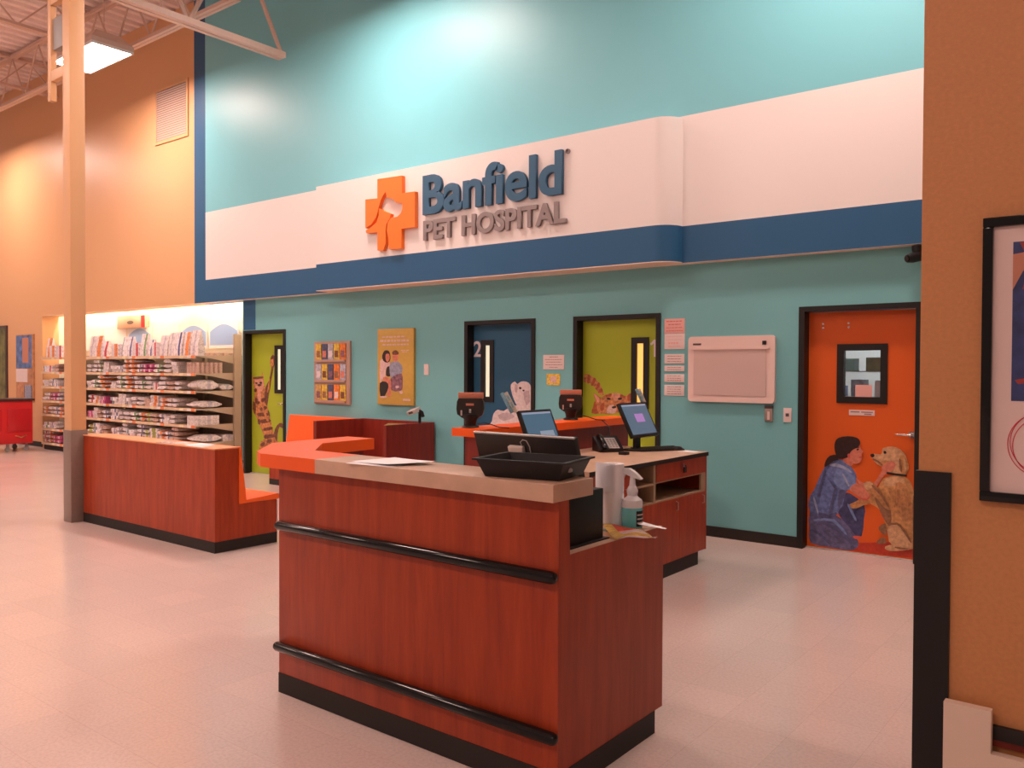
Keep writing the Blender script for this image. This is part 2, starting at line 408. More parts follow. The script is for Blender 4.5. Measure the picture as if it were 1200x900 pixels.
ART = {'VET':[('p_orangedark',[(-2.088,0.097),(-1.62,0.144),(-1.619,0.026),(-2.087,0.019),(-2.202,0.013)]),
('p_navy',[(-2.208,0.505),(-2.164,0.524),(-2.041,0.431),(-2.044,0.312),(-2.06,0.16),(-2.131,0.159),(-2.22,0.276),(-2.265,0.347),(-2.221,0.413)]),
('p_denim',[(-2.513,0.32),(-2.398,0.294),(-2.279,0.315),(-2.205,0.263),(-2.132,0.181),(-2.088,0.104),(-2.101,0.05),(-2.173,0.017),(-2.35,0.024),(-2.502,0.042),(-2.516,0.165)]),
('p_blue',[(-2.336,0.791),(-2.255,0.819),(-2.196,0.793),(-2.145,0.744),(-2.108,0.672),(-2.136,0.572),(-2.179,0.553),(-2.208,0.505),(-2.221,0.413),(-2.257,0.363),(-2.279,0.315),(-2.398,0.294),(-2.513,0.32),(-2.519,0.444),(-2.477,0.525),(-2.432,0.637),(-2.388,0.733)]),
('p_denimd',[(-2.429,0.329),(-2.353,0.315),(-2.279,0.346),(-2.286,0.307),(-2.368,0.275),(-2.429,0.291)]),
('p_denimd',[(-2.252,0.546),(-2.193,0.537),(-2.229,0.442),(-2.258,0.379),(-2.263,0.469)]),
('p_skin',[(-2.197,0.861),(-2.138,0.805),(-2.16,0.763),(-2.225,0.806)]),
('p_bluel',[(-2.276,0.726),(-2.181,0.719),(-2.108,0.62),(-2.179,0.553),(-2.252,0.561),(-2.304,0.618)]),
('p_bluelt',[(-2.328,0.774),(-2.262,0.776),(-2.181,0.744),(-2.144,0.699),(-2.21,0.732),(-2.276,0.748),(-2.339,0.755)]),
('p_skin',[(-2.165,0.569),(-2.108,0.62),(-2.036,0.566),(-1.986,0.534),(-2.021,0.49),(-2.092,0.504),(-2.15,0.538)]),
('p_tan',[(-1.862,0.692),(-1.787,0.713),(-1.713,0.705),(-1.666,0.658),(-1.641,0.559),(-1.626,0.446),(-1.623,0.129),(-1.646,0.104),(-1.726,0.086),(-1.822,0.146),(-1.857,0.245),(-1.879,0.33),(-1.922,0.414),(-1.992,0.451),(-2.021,0.493),(-1.965,0.543),(-1.924,0.606),(-1.897,0.667)]),
('p_tanl',[(-1.862,0.685),(-1.787,0.699),(-1.72,0.69),(-1.733,0.638),(-1.827,0.615),(-1.882,0.625)]),
('p_tand',[(-1.965,0.528),(-1.909,0.534),(-1.839,0.452),(-1.817,0.338),(-1.837,0.277),(-1.879,0.33),(-1.914,0.4)]),
('p_tanm',[(-1.787,0.648),(-1.719,0.639),(-1.664,0.528),(-1.649,0.357),(-1.729,0.333),(-1.785,0.458)]),
('p_skin',[(-2.115,0.664),(-2.05,0.625),(-1.966,0.632),(-1.911,0.725),(-1.863,0.788),(-1.843,0.76),(-1.897,0.682),(-1.951,0.589),(-2.007,0.554),(-2.064,0.586)]),
('p_tanl',[(-1.893,0.94),(-1.817,0.958),(-1.749,0.934),(-1.708,0.879),(-1.692,0.801),(-1.707,0.734),(-1.733,0.71),(-1.788,0.72),(-1.856,0.73),(-1.898,0.778),(-1.94,0.797),(-1.975,0.839),(-1.99,0.87),(-1.962,0.887),(-1.913,0.884),(-1.899,0.91)]),
('p_tanm',[(-1.898,0.829),(-1.843,0.833),(-1.802,0.792),(-1.815,0.733),(-1.856,0.737),(-1.898,0.778),(-1.933,0.8)]),
('p_tan',[(-1.755,0.876),(-1.722,0.885),(-1.688,0.815),(-1.691,0.757),(-1.72,0.719),(-1.747,0.738),(-1.764,0.81)]),
('p_skin',[(-1.898,0.785),(-1.823,0.837),(-1.788,0.801),(-1.822,0.747),(-1.87,0.717),(-1.895,0.741)]),
('p_black',[(-1.994,0.879),(-1.969,0.886),(-1.96,0.869),(-1.975,0.853),(-1.991,0.86)]),
('p_black',[(-1.888,0.914),(-1.869,0.915),(-1.865,0.896),(-1.883,0.892)]),
('p_black',[(-1.856,0.737),(-1.788,0.731),(-1.707,0.726),(-1.709,0.711),(-1.787,0.713),(-1.856,0.719)]),
('p_tanm',[(-2.05,0.625),(-1.994,0.647),(-1.952,0.618),(-1.895,0.55),(-1.839,0.482),(-1.828,0.41),(-1.88,0.433),(-1.936,0.501),(-1.993,0.526),(-2.029,0.567)]),
('p_tanl',[(-2.048,0.622),(-1.994,0.641),(-1.966,0.61),(-2.007,0.569),(-2.033,0.581)]),
('p_tanm',[(-2.178,0.417),(-2.12,0.453),(-2.063,0.489),(-2.006,0.48),(-1.992,0.451),(-2.048,0.431),(-2.105,0.398),(-2.163,0.396)]),
('p_tanl',[(-1.837,0.291),(-1.769,0.307),(-1.715,0.262),(-1.66,0.168),(-1.66,0.107),(-1.753,0.09),(-1.836,0.145)]),
('p_tand',[(-1.92,0.252),(-1.865,0.295),(-1.853,0.194),(-1.899,0.21)]),
('p_tanl',[(-1.863,0.097),(-1.781,0.123),(-1.666,0.102),(-1.78,0.067),(-1.855,0.066)]),
('p_tand',[(-1.935,0.129),(-1.877,0.176),(-1.852,0.128),(-1.918,0.11)]),
('p_skin',[(-2.09,0.958),(-2.071,0.919),(-2.052,0.897),(-2.069,0.877),(-2.061,0.845),(-2.087,0.796),(-2.138,0.79),(-2.185,0.812),(-2.2,0.856),(-2.175,0.892),(-2.139,0.914),(-2.104,0.942)]),
('p_lip',[(-2.087,0.853),(-2.067,0.862),(-2.064,0.844),(-2.084,0.838)]),
('p_hair',[(-2.293,0.969),(-2.264,1.008),(-2.184,1.027),(-2.105,1.017),(-2.08,0.981),(-2.09,0.943),(-2.139,0.91),(-2.161,0.886),(-2.175,0.847),(-2.204,0.833),(-2.255,0.822),(-2.285,0.86),(-2.297,0.915)]),
('p_hair',[(-2.273,0.856),(-2.337,0.844),(-2.373,0.796),(-2.383,0.741),(-2.351,0.759),(-2.306,0.8),(-2.264,0.815)]),
('p_lip',[(-2.131,0.151),(-2.074,0.161),(-2.077,0.134),(-2.117,0.13)]),
('p_lip',[(-2.185,0.866),(-2.168,0.875),(-2.162,0.844),(-2.178,0.834)]),
('p_black',[(-2.108,0.918),(-2.089,0.922),(-2.091,0.911),(-2.105,0.907)]),
('p_hair',[(-2.117,0.932),(-2.085,0.94),(-2.085,0.934),(-2.114,0.925)]),
('p_denimd',[(-2.388,0.703),(-2.373,0.707),(-2.427,0.484),(-2.443,0.482)]),
('p_denimd',[(-2.296,0.542),(-2.282,0.543),(-2.321,0.341),(-2.342,0.331)]),
('p_bluelt',[(-2.479,0.448),(-2.465,0.457),(-2.429,0.329),(-2.441,0.319)]),
('p_bluelt',[(-2.227,0.685),(-2.212,0.686),(-2.165,0.599),(-2.177,0.589)]),
('p_denimd',[(-2.336,0.615),(-2.324,0.622),(-2.264,0.545),(-2.276,0.538)]),
('p_denimd',[(-2.383,0.242),(-2.263,0.211),(-2.142,0.108),(-2.157,0.091),(-2.278,0.181),(-2.386,0.224)]),
('p_bluel',[(-2.459,0.264),(-2.294,0.283),(-2.187,0.177),(-2.198,0.161),(-2.308,0.259),(-2.458,0.246)]),
('p_denimd',[(-2.488,0.168),(-2.412,0.146),(-2.321,0.066),(-2.336,0.055),(-2.427,0.126),(-2.491,0.149)]),
('p_bluel',[(-2.178,0.417),(-2.163,0.425),(-2.101,0.305),(-2.116,0.294)]),
('p_lip',[(-2.092,0.504),(-2.021,0.49),(-1.986,0.534),(-1.99,0.514),(-2.02,0.475),(-2.086,0.493)]),
('p_tand',[(-1.647,0.559),(-1.626,0.446),(-1.623,0.144),(-1.635,0.142),(-1.649,0.357)]),
('p_tand',[(-1.837,0.294),(-1.769,0.314),(-1.712,0.265),(-1.658,0.171),(-1.665,0.158),(-1.721,0.244),(-1.772,0.296),(-1.834,0.277)]),
('p_tanm',[(-1.786,0.575),(-1.772,0.579),(-1.73,0.406),(-1.743,0.398)]),
('p_tanm',[(-1.716,0.596),(-1.703,0.597),(-1.668,0.412),(-1.683,0.408)]),
('p_tanm',[(-1.841,0.584),(-1.824,0.589),(-1.785,0.458),(-1.798,0.448)]),
('p_tand',[(-1.968,0.848),(-1.926,0.83),(-1.893,0.803),(-1.899,0.792),(-1.933,0.815),(-1.971,0.834)]),
('p_tand',[(-1.966,0.617),(-1.895,0.55),(-1.836,0.453),(-1.849,0.443),(-1.906,0.534),(-1.977,0.604)]),
('p_tand',[(-1.759,0.854),(-1.749,0.857),(-1.734,0.768),(-1.742,0.744),(-1.759,0.795)]),
('p_tanl',[(-1.724,0.856),(-1.711,0.843),(-1.702,0.771),(-1.715,0.747)]),
('p_tand',[(-1.781,0.108),(-1.727,0.106),(-1.66,0.107),(-1.726,0.089),(-1.781,0.096)])],'CAT3':[('p_cat',[(-11.004,1.495),(-10.938,1.449),(-10.795,1.476),(-10.76,1.549),(-10.718,1.446),(-10.701,1.343),(-10.658,1.24),(-10.637,1.061),(-10.553,0.832),(-10.469,0.631),(-10.366,0.509),(-10.617,0.418),(-10.831,0.332),(-10.809,0.484),(-10.702,0.542),(-10.809,0.718),(-10.917,0.87),(-11.005,0.971),(-10.982,1.129),(-10.938,1.235),(-10.982,1.338)]),
('p_catd',[(-10.701,1.136),(-10.679,1.317),(-10.594,1.421),(-10.531,1.601),(-10.552,1.754),(-10.489,1.81),(-10.439,1.754),(-10.468,1.627),(-10.531,1.422),(-10.595,1.19),(-10.637,1.035)]),
('p_catd',[(-10.469,0.631),(-10.386,0.763),(-10.283,0.798),(-10.209,0.745),(-10.262,0.718),(-10.332,0.735),(-10.374,0.636),(-10.399,0.507)]),
('p_catp',[(-10.951,1.43),(-10.743,1.445),(-10.722,1.316),(-10.808,1.25),(-10.916,1.287)]),
('p_catd',[(-10.925,1.157),(-10.83,1.12),(-10.839,1.055),(-10.934,1.078)]),
('p_catd',[(-10.808,1.004),(-10.658,1.034),(-10.642,0.996),(-10.787,0.958)]),
('p_catd',[(-10.874,0.923),(-10.625,0.932),(-10.608,0.894),(-10.839,0.873)]),
('p_catd',[(-10.796,0.822),(-10.574,0.844),(-10.549,0.802),(-10.766,0.772)]),
('p_catd',[(-10.723,0.696),(-10.524,0.731),(-10.499,0.694),(-10.702,0.658)]),
('p_catd',[(-10.702,0.594),(-10.469,0.618),(-10.448,0.581),(-10.681,0.538)]),
('p_catd',[(-10.987,1.103),(-10.917,1.052),(-10.926,0.895),(-10.987,0.972)]),
('p_catd',[(-10.969,1.469),(-10.743,1.482),(-10.735,1.456),(-10.96,1.438)]),
('p_catd',[(-10.881,1.353),(-10.821,1.367),(-10.769,1.347),(-10.83,1.33)]),
('p_catp',[(-10.873,1.236),(-10.795,1.25),(-10.787,1.134),(-10.847,1.106)]),
('p_catd',[(-10.778,1.134),(-10.701,1.162),(-10.692,1.111),(-10.761,1.088)]),
('p_catd',[(-10.96,1.286),(-10.899,1.298),(-10.89,1.256),(-10.951,1.245)]),
('p_cat',[(-10.744,0.98),(-10.701,0.986),(-10.591,0.831),(-10.633,0.814)]),
('p_cat',[(-10.804,1.082),(-10.77,1.093),(-10.701,1.007),(-10.735,0.99)]),
('p_catd',[(-10.865,0.82),(-10.813,0.832),(-10.796,0.77),(-10.848,0.753)]),
('p_catd',[(-10.608,0.984),(-10.574,0.944),(-10.557,0.883),(-10.591,0.908)]),
('p_catd',[(-10.788,0.459),(-10.702,0.49),(-10.676,0.455),(-10.771,0.414)]),
('p_catd',[(-10.638,0.52),(-10.532,0.546),(-10.507,0.506),(-10.617,0.48)]),
('p_cat',[(-10.548,1.729),(-10.464,1.739),(-10.464,1.652),(-10.531,1.626)]),
('p_cat',[(-10.582,1.421),(-10.548,1.447),(-10.573,1.293),(-10.624,1.241)]),
('p_black',[(-10.838,1.361),(-10.804,1.367),(-10.812,1.349),(-10.834,1.348)]),
('p_black',[(-10.916,1.391),(-10.864,1.387),(-10.873,1.366),(-10.912,1.371)]),
('p_black',[(-10.808,1.398),(-10.756,1.399),(-10.76,1.375),(-10.804,1.375)])],'CAT1':[('p_cat',[(-4.959,1.548),(-4.906,1.552),(-4.833,1.519),(-4.77,1.466),(-4.73,1.406),(-4.703,1.338),(-4.751,1.332),(-4.787,1.374),(-4.832,1.422),(-4.896,1.457),(-4.958,1.471)]),
('p_catr',[(-4.906,1.55),(-4.875,1.538),(-4.892,1.458),(-4.918,1.464)]),
('p_catr',[(-4.833,1.519),(-4.802,1.496),(-4.845,1.431),(-4.867,1.442)]),
('p_catr',[(-4.773,1.469),(-4.748,1.439),(-4.794,1.389),(-4.812,1.407)]),
('p_catr',[(-4.737,1.408),(-4.715,1.375),(-4.765,1.352),(-4.776,1.368)]),
('p_catr',[(-4.857,1.135),(-4.836,1.204),(-4.818,1.266),(-4.768,1.222),(-4.758,1.138)]),
('p_cat',[(-4.832,1.358),(-4.742,1.306),(-4.68,1.343),(-4.574,1.358),(-4.488,1.35),(-4.436,1.329),(-4.362,1.373),(-4.351,1.308),(-4.384,1.233),(-4.435,1.187),(-4.538,1.146),(-4.758,1.134),(-4.786,1.206),(-4.813,1.282)]),
('p_catp',[(-4.823,1.346),(-4.758,1.298),(-4.768,1.249),(-4.801,1.282)]),
('p_catr',[(-4.419,1.329),(-4.365,1.364),(-4.358,1.308),(-4.398,1.274)]),
('p_catp',[(-4.601,1.35),(-4.505,1.352),(-4.513,1.289),(-4.574,1.28)]),
('p_catw',[(-4.652,1.21),(-4.591,1.235),(-4.547,1.191),(-4.564,1.145),(-4.661,1.142)]),
('p_catr',[(-4.68,1.334),(-4.609,1.344),(-4.618,1.32),(-4.671,1.313)]),
('p_catr',[(-4.496,1.342),(-4.436,1.321),(-4.453,1.306),(-4.501,1.317)]),
('p_catr',[(-4.746,1.222),(-4.697,1.254),(-4.7,1.178),(-4.741,1.162)]),
('p_catr',[(-4.504,1.26),(-4.453,1.268),(-4.461,1.231),(-4.501,1.222)]),
('p_black',[(-4.665,1.304),(-4.641,1.31),(-4.612,1.294),(-4.63,1.283),(-4.658,1.289)]),
('p_black',[(-4.532,1.299),(-4.505,1.313),(-4.477,1.308),(-4.487,1.29),(-4.518,1.286)]),
('p_black',[(-4.6,1.212),(-4.553,1.221),(-4.552,1.201),(-4.591,1.194)])],'DOG2':[('p_dogw',[(-6.269,0.891),(-6.247,0.993),(-6.226,1.078),(-6.161,1.13),(-6.076,1.116),(-5.97,1.17),(-5.866,1.189),(-5.665,1.147),(-5.664,0.92)]),
('p_dogw',[(-5.967,1.426),(-5.909,1.463),(-5.871,1.435),(-5.826,1.462),(-5.744,1.465),(-5.687,1.43),(-5.666,1.341),(-5.665,1.114),(-5.783,1.102),(-5.866,1.173),(-5.929,1.27),(-5.959,1.352)]),
('p_dogs',[(-5.909,1.427),(-5.867,1.419),(-5.877,1.337),(-5.908,1.353)]),
('p_dogs',[(-5.784,1.339),(-5.703,1.356),(-5.69,1.243),(-5.743,1.193)]),
('p_dogs',[(-6.161,1.063),(-6.012,1.102),(-5.907,1.056),(-6.075,1.0)]),
('p_black',[(-5.846,1.4),(-5.815,1.4),(-5.813,1.379),(-5.84,1.377)]),
('p_black',[(-5.793,1.371),(-5.764,1.368),(-5.772,1.352),(-5.793,1.355)])],'PAIR':[('p_pink',[(-8.022,1.709),(-7.938,1.715),(-7.841,1.684),(-7.856,1.628),(-7.914,1.601),(-7.922,1.506),(-7.984,1.462),(-8.021,1.424)]),
('p_hair',[(-7.981,1.776),(-7.934,1.841),(-7.851,1.832),(-7.826,1.762),(-7.837,1.708),(-7.889,1.684),(-7.961,1.709)]),
('p_skin',[(-7.915,1.792),(-7.851,1.794),(-7.841,1.735),(-7.88,1.695),(-7.914,1.722)]),
('p_hair',[(-7.895,1.621),(-7.841,1.634),(-7.821,1.547),(-7.84,1.507),(-7.908,1.52)]),
('p_blue2',[(-7.822,1.681),(-7.726,1.701),(-7.666,1.688),(-7.609,1.628),(-7.622,1.549),(-7.745,1.481),(-7.821,1.5),(-7.845,1.614)]),
('p_skin',[(-7.784,1.795),(-7.689,1.801),(-7.685,1.734),(-7.736,1.694),(-7.78,1.721)]),
('p_catd',[(-7.788,1.826),(-7.727,1.844),(-7.677,1.816),(-7.685,1.787),(-7.784,1.785)]),
('p_plum',[(-7.821,1.48),(-7.622,1.549),(-7.601,1.43),(-7.608,1.35),(-7.668,1.322),(-7.805,1.33)]),
('p_skin',[(-7.961,1.49),(-7.898,1.5),(-7.81,1.447),(-7.821,1.319),(-7.813,1.25),(-7.882,1.259),(-7.875,1.372),(-7.947,1.452)]),
('p_black',[(-8.021,1.421),(-7.902,1.436),(-7.856,1.373),(-7.933,1.25),(-8.007,1.239)]),
('p_pink',[(-8.015,1.248),(-7.898,1.251),(-7.898,1.234),(-7.991,1.228)]),
('p_pink',[(-7.659,1.323),(-7.608,1.324),(-7.603,1.294),(-7.649,1.291)]),
('p_pink',[(-7.725,1.388),(-7.669,1.389),(-7.676,1.359),(-7.722,1.359)])],'CROSS':[('signorange',[(-7.702,3.952),(-7.272,3.937),(-7.271,3.724),(-7.051,3.718),(-7.05,3.293),(-7.279,3.297),(-7.278,3.058),(-7.496,3.07),(-7.503,3.192),(-7.533,3.31),(-7.515,3.398),(-7.46,3.447),(-7.351,3.45),(-7.288,3.487),(-7.265,3.535),(-7.262,3.603),(-7.37,3.623),(-7.433,3.678),(-7.534,3.702),(-7.553,3.779),(-7.599,3.74),(-7.636,3.693),(-7.673,3.62),(-7.697,3.546),(-7.729,3.478),(-7.815,3.403),(-7.92,3.368),(-7.921,3.728),(-7.702,3.714)]),
('signorange',[(-7.673,3.588),(-7.589,3.546),(-7.464,3.498),(-7.482,3.445),(-7.543,3.375),(-7.552,3.274),(-7.551,3.146),(-7.597,3.06),(-7.7,3.071),(-7.701,3.295),(-7.901,3.305),(-7.914,3.335),(-7.814,3.371),(-7.72,3.419),(-7.677,3.505)])]}
EXPOSURE = 0.52
# ============================================================ THE ROOM
CZ = 7.45
o = struct(box('floor', -24, 5, -8, 9.6, -0.1, 0, 'floor')); 
# corrugated roof deck, ribs run towards the back wall
bm = BM(); x = -24.0
prof = []
while x < 5.0:
    prof += [(x, CZ), (x + 0.10, CZ), (x + 0.125, CZ + 0.06), (x + 0.225, CZ + 0.06)]; x += 0.25
prof += [(5.0, CZ), (5.0, CZ + 0.12), (-24.0, CZ + 0.12)]
struct(finish('ceiling', aprism(bm, prof, -8, 9.6, 'y'), 'deck'))

YW, YU, YP = 7.5, 7.38, 7.17
# lower back wall with three deep door openings and one at far left
DOORS = [(-11.076, -10.048), (-6.589, -5.543), (-5.027, -3.979), (-2.590, -1.572)]
bm = BM()
segs = [-11.11] + [v for d in DOORS for v in d] + [5.0]
for a, b in zip(segs[::2], segs[1::2]): abox(bm, a, b, YW, YW + 0.2, 0, 2.9)
for a, b in DOORS: abox(bm, a, b, YW, YW + 0.2, 2.175, 2.9)
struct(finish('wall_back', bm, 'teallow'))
struct(box('trim_1', -11.08, -10.782, YW - 0.004, YW, 2.19, 2.66, 'navy'))     # painted stripe above the far door
# baseboards between the doors
for i, (a, b) in enumerate([(-10.048, -6.589), (-5.543, -5.027), (-3.979, -2.59), (-1.572, 5.0)]):
    struct(box('baseboard_back' if i == 0 else 'baseboard_back.%03d' % i, a, b, YW - 0.012, YW, 0, 0.10, 'rubber'))
# upper wall: painted bands
bm = BM()
abox(bm, -12.242, -11.927, YU, YW + 0.2, 2.64, CZ, 0, 1)
abox(bm, -11.927, 5, YU, YW + 0.2, 2.64, 2.995, 0, 1)
abox(bm, -11.927, 5, YU, YW + 0.2, 2.995, 4.055, 0, 2)
abox(bm, -11.927, 5, YU, YW + 0.2, 4.055, CZ, 0, 0)
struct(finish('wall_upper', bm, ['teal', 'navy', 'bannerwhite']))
struct(box('trim_2', -17.8, 5, YU, YW, 2.638, 2.64, 'cream'))
# projecting sign fascia with a rounded right end
R = 0.21
arc = [(-3.90 + R * math.sin(t * PI / 16), YP + R - R * math.cos(t * PI / 16)) for t in range(9)]
poly = [(-8.95, YU), (-8.95, YP)] + arc
bm = BM(); aprism(bm, poly, 2.648, 2.995, 'z', 0); aprism(bm, poly, 2.995, 4.03, 'z', 1); aprism(bm, poly, 2.640, 2.648, 'z', 2)
o = finish('trim_3', bm, ['navy', 'bannerwhite', 'cream'], smooth=True); struct(o)
# tan wall on the left, with the lit alcove for the shelves below it
bm = BM()
abox(bm, -24, -17.8, YU, YW + 0.2, 0, CZ)
abox(bm, -17.8, -12.242, YU, YW + 0.2, 2.64, CZ)
struct(finish('wall_left', bm, 'tan'))
struct(box('baseboard_left', -24, -17.8, YU - 0.012, YU, 0, 0.10, 'rubber'))
bm = BM()
abox(bm, -17.9, -11.0, 8.02, 8.12, 0, 3.1)
abox(bm, -17.9, -17.8, YW + 0.2, 8.12, 0, 3.1)
abox(bm, -11.11, -11.0, YW + 0.2, 8.12, 0, 3.1)
abox(bm, -17.9, -11.0, YW + 0.2, 8.12, 3.0, 3.1)
struct(finish('wall_alcove', bm, 'alcove'))
struct(box('baseboard_alcove', -17.8, -11.11, 8.0, 8.02, 0, 0.1, 'rubber'))
# right partition
struct(box('wall_right', -0.752, 5, 3.55, 3.75, 0, CZ, 'ochre'))

# ============================================================ DOORS
def door(n, x0, x1, leafmat, z1=2.175, win=None, glass='litwhite', wframe=0.03, recess=0.10, hinge_left=True):
    d = thing('door_%d' % n, None, None, ((x0 + x1) / 2, YW, 0)); struct(d)
    bm = BM(); f = 0.05
    abox(bm, x0 - 0.001, x0 + f, YW - 0.015, YW + 0.2, 0, z1)
    abox(bm, x1 - f, x1 + 0.001, YW - 0.015, YW + 0.2, 0, z1)
    abox(bm, x0 + f, x1 - f, YW - 0.015, YW + 0.2, z1 - 0.045, z1)
    finish('door_frame', bm, 'blackframe', d)
    a, b, t = x0 + f + 0.004, x1 - f - 0.004, z1 - 0.05
    y0, y1 = YW + recess, YW + recess + 0.045
    bm = BM()
    if win:
        wx0, wx1, wz0, wz1 = win
        abox(bm, a, wx0, y0, y1, 0.012, t); abox(bm, wx1, b, y0, y1, 0.012, t)
        abox(bm, wx0, wx1, y0, y1, 0.012, wz0); abox(bm, wx0, wx1, y0, y1, wz1, t)
    else: abox(bm, a, b, y0, y1, 0.012, t)
    leaf = finish('door_leaf', bm, leafmat, d)
    box('threshold', x0 + f, x1 - f, y0 - 0.03, y1 + 0.05, 0, 0.01, 'lightgrey', d)
    if win:
        g = wframe; bm = BM()
        abox(bm, wx0 - 0.012, wx0 + g, y0 - 0.012, y1 + 0.01, wz0 - 0.012, wz1 + 0.012)
        abox(bm, wx1 - g, wx1 + 0.012, y0 - 0.012, y1 + 0.01, wz0 - 0.012, wz1 + 0.012)
        abox(bm, wx0 + g, wx1 - g, y0 - 0.012, y1 + 0.01, wz0 - 0.012, wz0 + g)
        abox(bm, wx0 + g, wx1 - g, y0 - 0.012, y1 + 0.01, wz1 - g, wz1 + 0.012)
        finish('window_frame', bm, 'blackframe', leaf)
        box('window_pane', wx0 + g, wx1 - g, y0 + 0.01, y0 + 0.016, wz0 + g, wz1 - g, glass, leaf)
    return d, leaf, y0, (a, b, 0.02, t)
def lever(leaf, x, y, z, s=-1):
    bm = BM(); alathe(bm, [(0.030, -0.012), (0.032, -0.004), (0.032, 0.0)], (x, y, z), 16, 0, 'y')
    atube(bm, [(x, y - 0.01, z), (x, y - 0.05, z)], 0.011, 10)
    atube(bm, [(x, y - 0.05, z), (x + s * 0.03, y - 0.055, z), (x + s * 0.12, y - 0.05, z + 0.002)], [0.012, 0.011, 0.008], 10)
    o = finish('door_handle', bm, 'chrome', leaf, smooth=True); return tag(o, 'chrome lever handle')

d, leaf, y, cl = door(1, *DOORS[0], 'lime', win=(-10.43, -10.25, 1.245, 1.935), glass='litwhite', wframe=0.045)
m_ = decal('door_picture', ART['CAT3'], y, leaf, 0.0004, clip=cl); tag(m_, 'printed picture of a striped cat reaching up')
lever(leaf, -10.19, y, 1.08)
d, leaf, y, cl = door(2, *DOORS[1], 'bluedoor', win=(-6.405, -6.231, 1.229, 1.937), glass='litwhite', wframe=0.05)
tag(decal('door_picture', ART['DOG2'], y, leaf, 0.0004, clip=cl), 'printed picture of a white puppy')
for o in word('2', -6.535, -6.415, 1.752, 1.94, y, 0.004, 'numeral', leaf, 0.012, names='door_number'): tag(o, 'pale door number 2')
lever(leaf, -5.68, y, 1.02)
d, leaf, y, cl = door(3, *DOORS[2], 'lime', win=(-4.357, -4.177, 1.213, 1.927), glass='litwarm', wframe=0.05)
tag(decal('door_picture', ART['CAT1'], y, leaf, 0.0004, clip=cl), 'printed picture of an orange tabby cat')
o = prism('door_number', [(-4.150, 1.872), (-4.106, 1.914), (-4.084, 1.914), (-4.084, 1.739), (-4.108, 1.739), (-4.108, 1.878), (-4.140, 1.852)], y - .004, y, 'y', 'numeral', leaf); tag(o, 'pale door number 1')
lathe('door_handle', [(0.030, 0), (0.030, -0.01), (0.014, -0.02), (0.014, -0.035), (0.030, -0.05), (0.032, -0.062), (0.020, -0.072)][::-1], (-4.10, y, 1.01), 'chrome', leaf, 20, 'y')
d, leaf, y, cl = door(4, *DOORS[3], 'orangedoor', win=(-2.273, -1.876, 1.33, 1.826), glass='glasspane', wframe=0.045)
tag(decal('door_picture', ART['VET'], y, leaf, 0.0004, clip=cl), 'printed picture of a woman in blue scrubs kneeling with a golden dog')
sp = box('door_sign', -2.179, -1.965, y - 0.004, y, 1.213, 1.261, 'signpaper', leaf)
bm = BM()
for a, b, z in [(-2.165, -2.09, 1.243), (-2.075, -1.98, 1.243), (-2.05, -1.99, 1.226)]: abox(bm, a, b, y - 0.006, y - 0.004, z - 0.005, z + 0.005)
finish('lettering', bm, 'ink', sp)
lever(leaf, -1.665, y, 1.065)
bm = BM()
for a, b in [(-2.41, 1.985), (-2.41, 2.02), (-2.19, 1.985), (-2.19, 2.02)]: alathe(bm, [(0.009, -0.006), (0.009, 0)], (a, y, b), 10, 0, 'y')
finish('screw_cap', bm, 'chrome', leaf)
# lit stock room seen through the window of the orange door
bm = BM()
abox(bm, -3.3, -0.9, 9.3, 9.35, 0, 2.6); abox(bm, -3.3, -3.25, 7.7, 9.3, 0, 2.6); abox(bm, -0.95, -0.9, 7.7, 9.3, 0, 2.6); abox(bm, -3.3, -0.9, 7.7, 9.35, 2.6, 2.65)
struct(finish('wall_stockroom', bm, 'offwhite'))
bl = thing('ceiling_light', 'flat ceiling light in the stock room behind the orange door', 'light', (-2.1, 8.5, 2.6))
box('housing', -2.5, -1.7, 8.2, 8.8, 2.575, 2.6, 'white', bl); box('diffuser', -2.47, -1.73, 8.23, 8.77, 2.57, 2.576, 'roomlight', bl)
sr = thing('stockroom_shelf', 'shelf rack seen through the window of the orange door', 'shelf', (-2.3, 8.4, 0))
for x in (-2.85, -1.75): 
    for yy in (8.25, 8.55): box('upright', x - 0.015, x + 0.015, yy - 0.015, yy + 0.015, 0, 2.1, 'lightgrey', sr)
for z in (0.4, 0.9, 1.36, 1.60, 1.84): box('shelf', -2.86, -1.74, 8.24, 8.56, z - 0.01, z, 'lightgrey', sr)
stock = [(-2.62, 1.84, 0.13, 0.16, 'tealcard', 'teal box'), (-2.40, 1.84, 0.18, 0.20, 'binblue', 'blue box'), (-2.12, 1.84, 0.2, 0.2, 'binblue', 'blue tub'), (-2.70, 1.60, 0.12, 0.17, 'signpaper', 'white jar'),
         (-2.45, 1.60, 0.24, 0.12, 'tealcard', 'flat teal tray'), (-2.14, 1.60, 0.17, 0.13, 'picgreen', 'olive box'), (-2.66, 1.36, 0.09, 0.18, 'signpaper', 'white bottle'), (-2.50, 1.36, 0.14, 0.10, 'binblue', 'short blue box'),
         (-2.30, 1.36, 0.12, 0.16, 'p_blue2', 'blue-grey box'), (-2.08, 1.36, 0.13, 0.15, 'signpaper', 'white carton')]
for x, z, w, h, m, nm in stock:
    if 'jar' in nm or 'bottle' in nm: o = lathe('stock_bottle', [(w * .5, 0), (w * .5, h * .7), (w * .25, h * .8), (w * .28, h)], (x, 8.36, z), m)
    else: o = box('stock_box', x - w / 2, x + w / 2, 8.28, 8.44, z, z + h, m, bev=0.004)
    tag(o, nm + ' on the %s shelf inside the orange door window' % {1.84: 'top', 1.60: 'middle', 1.36: 'lowest visible'}[z], 'box')
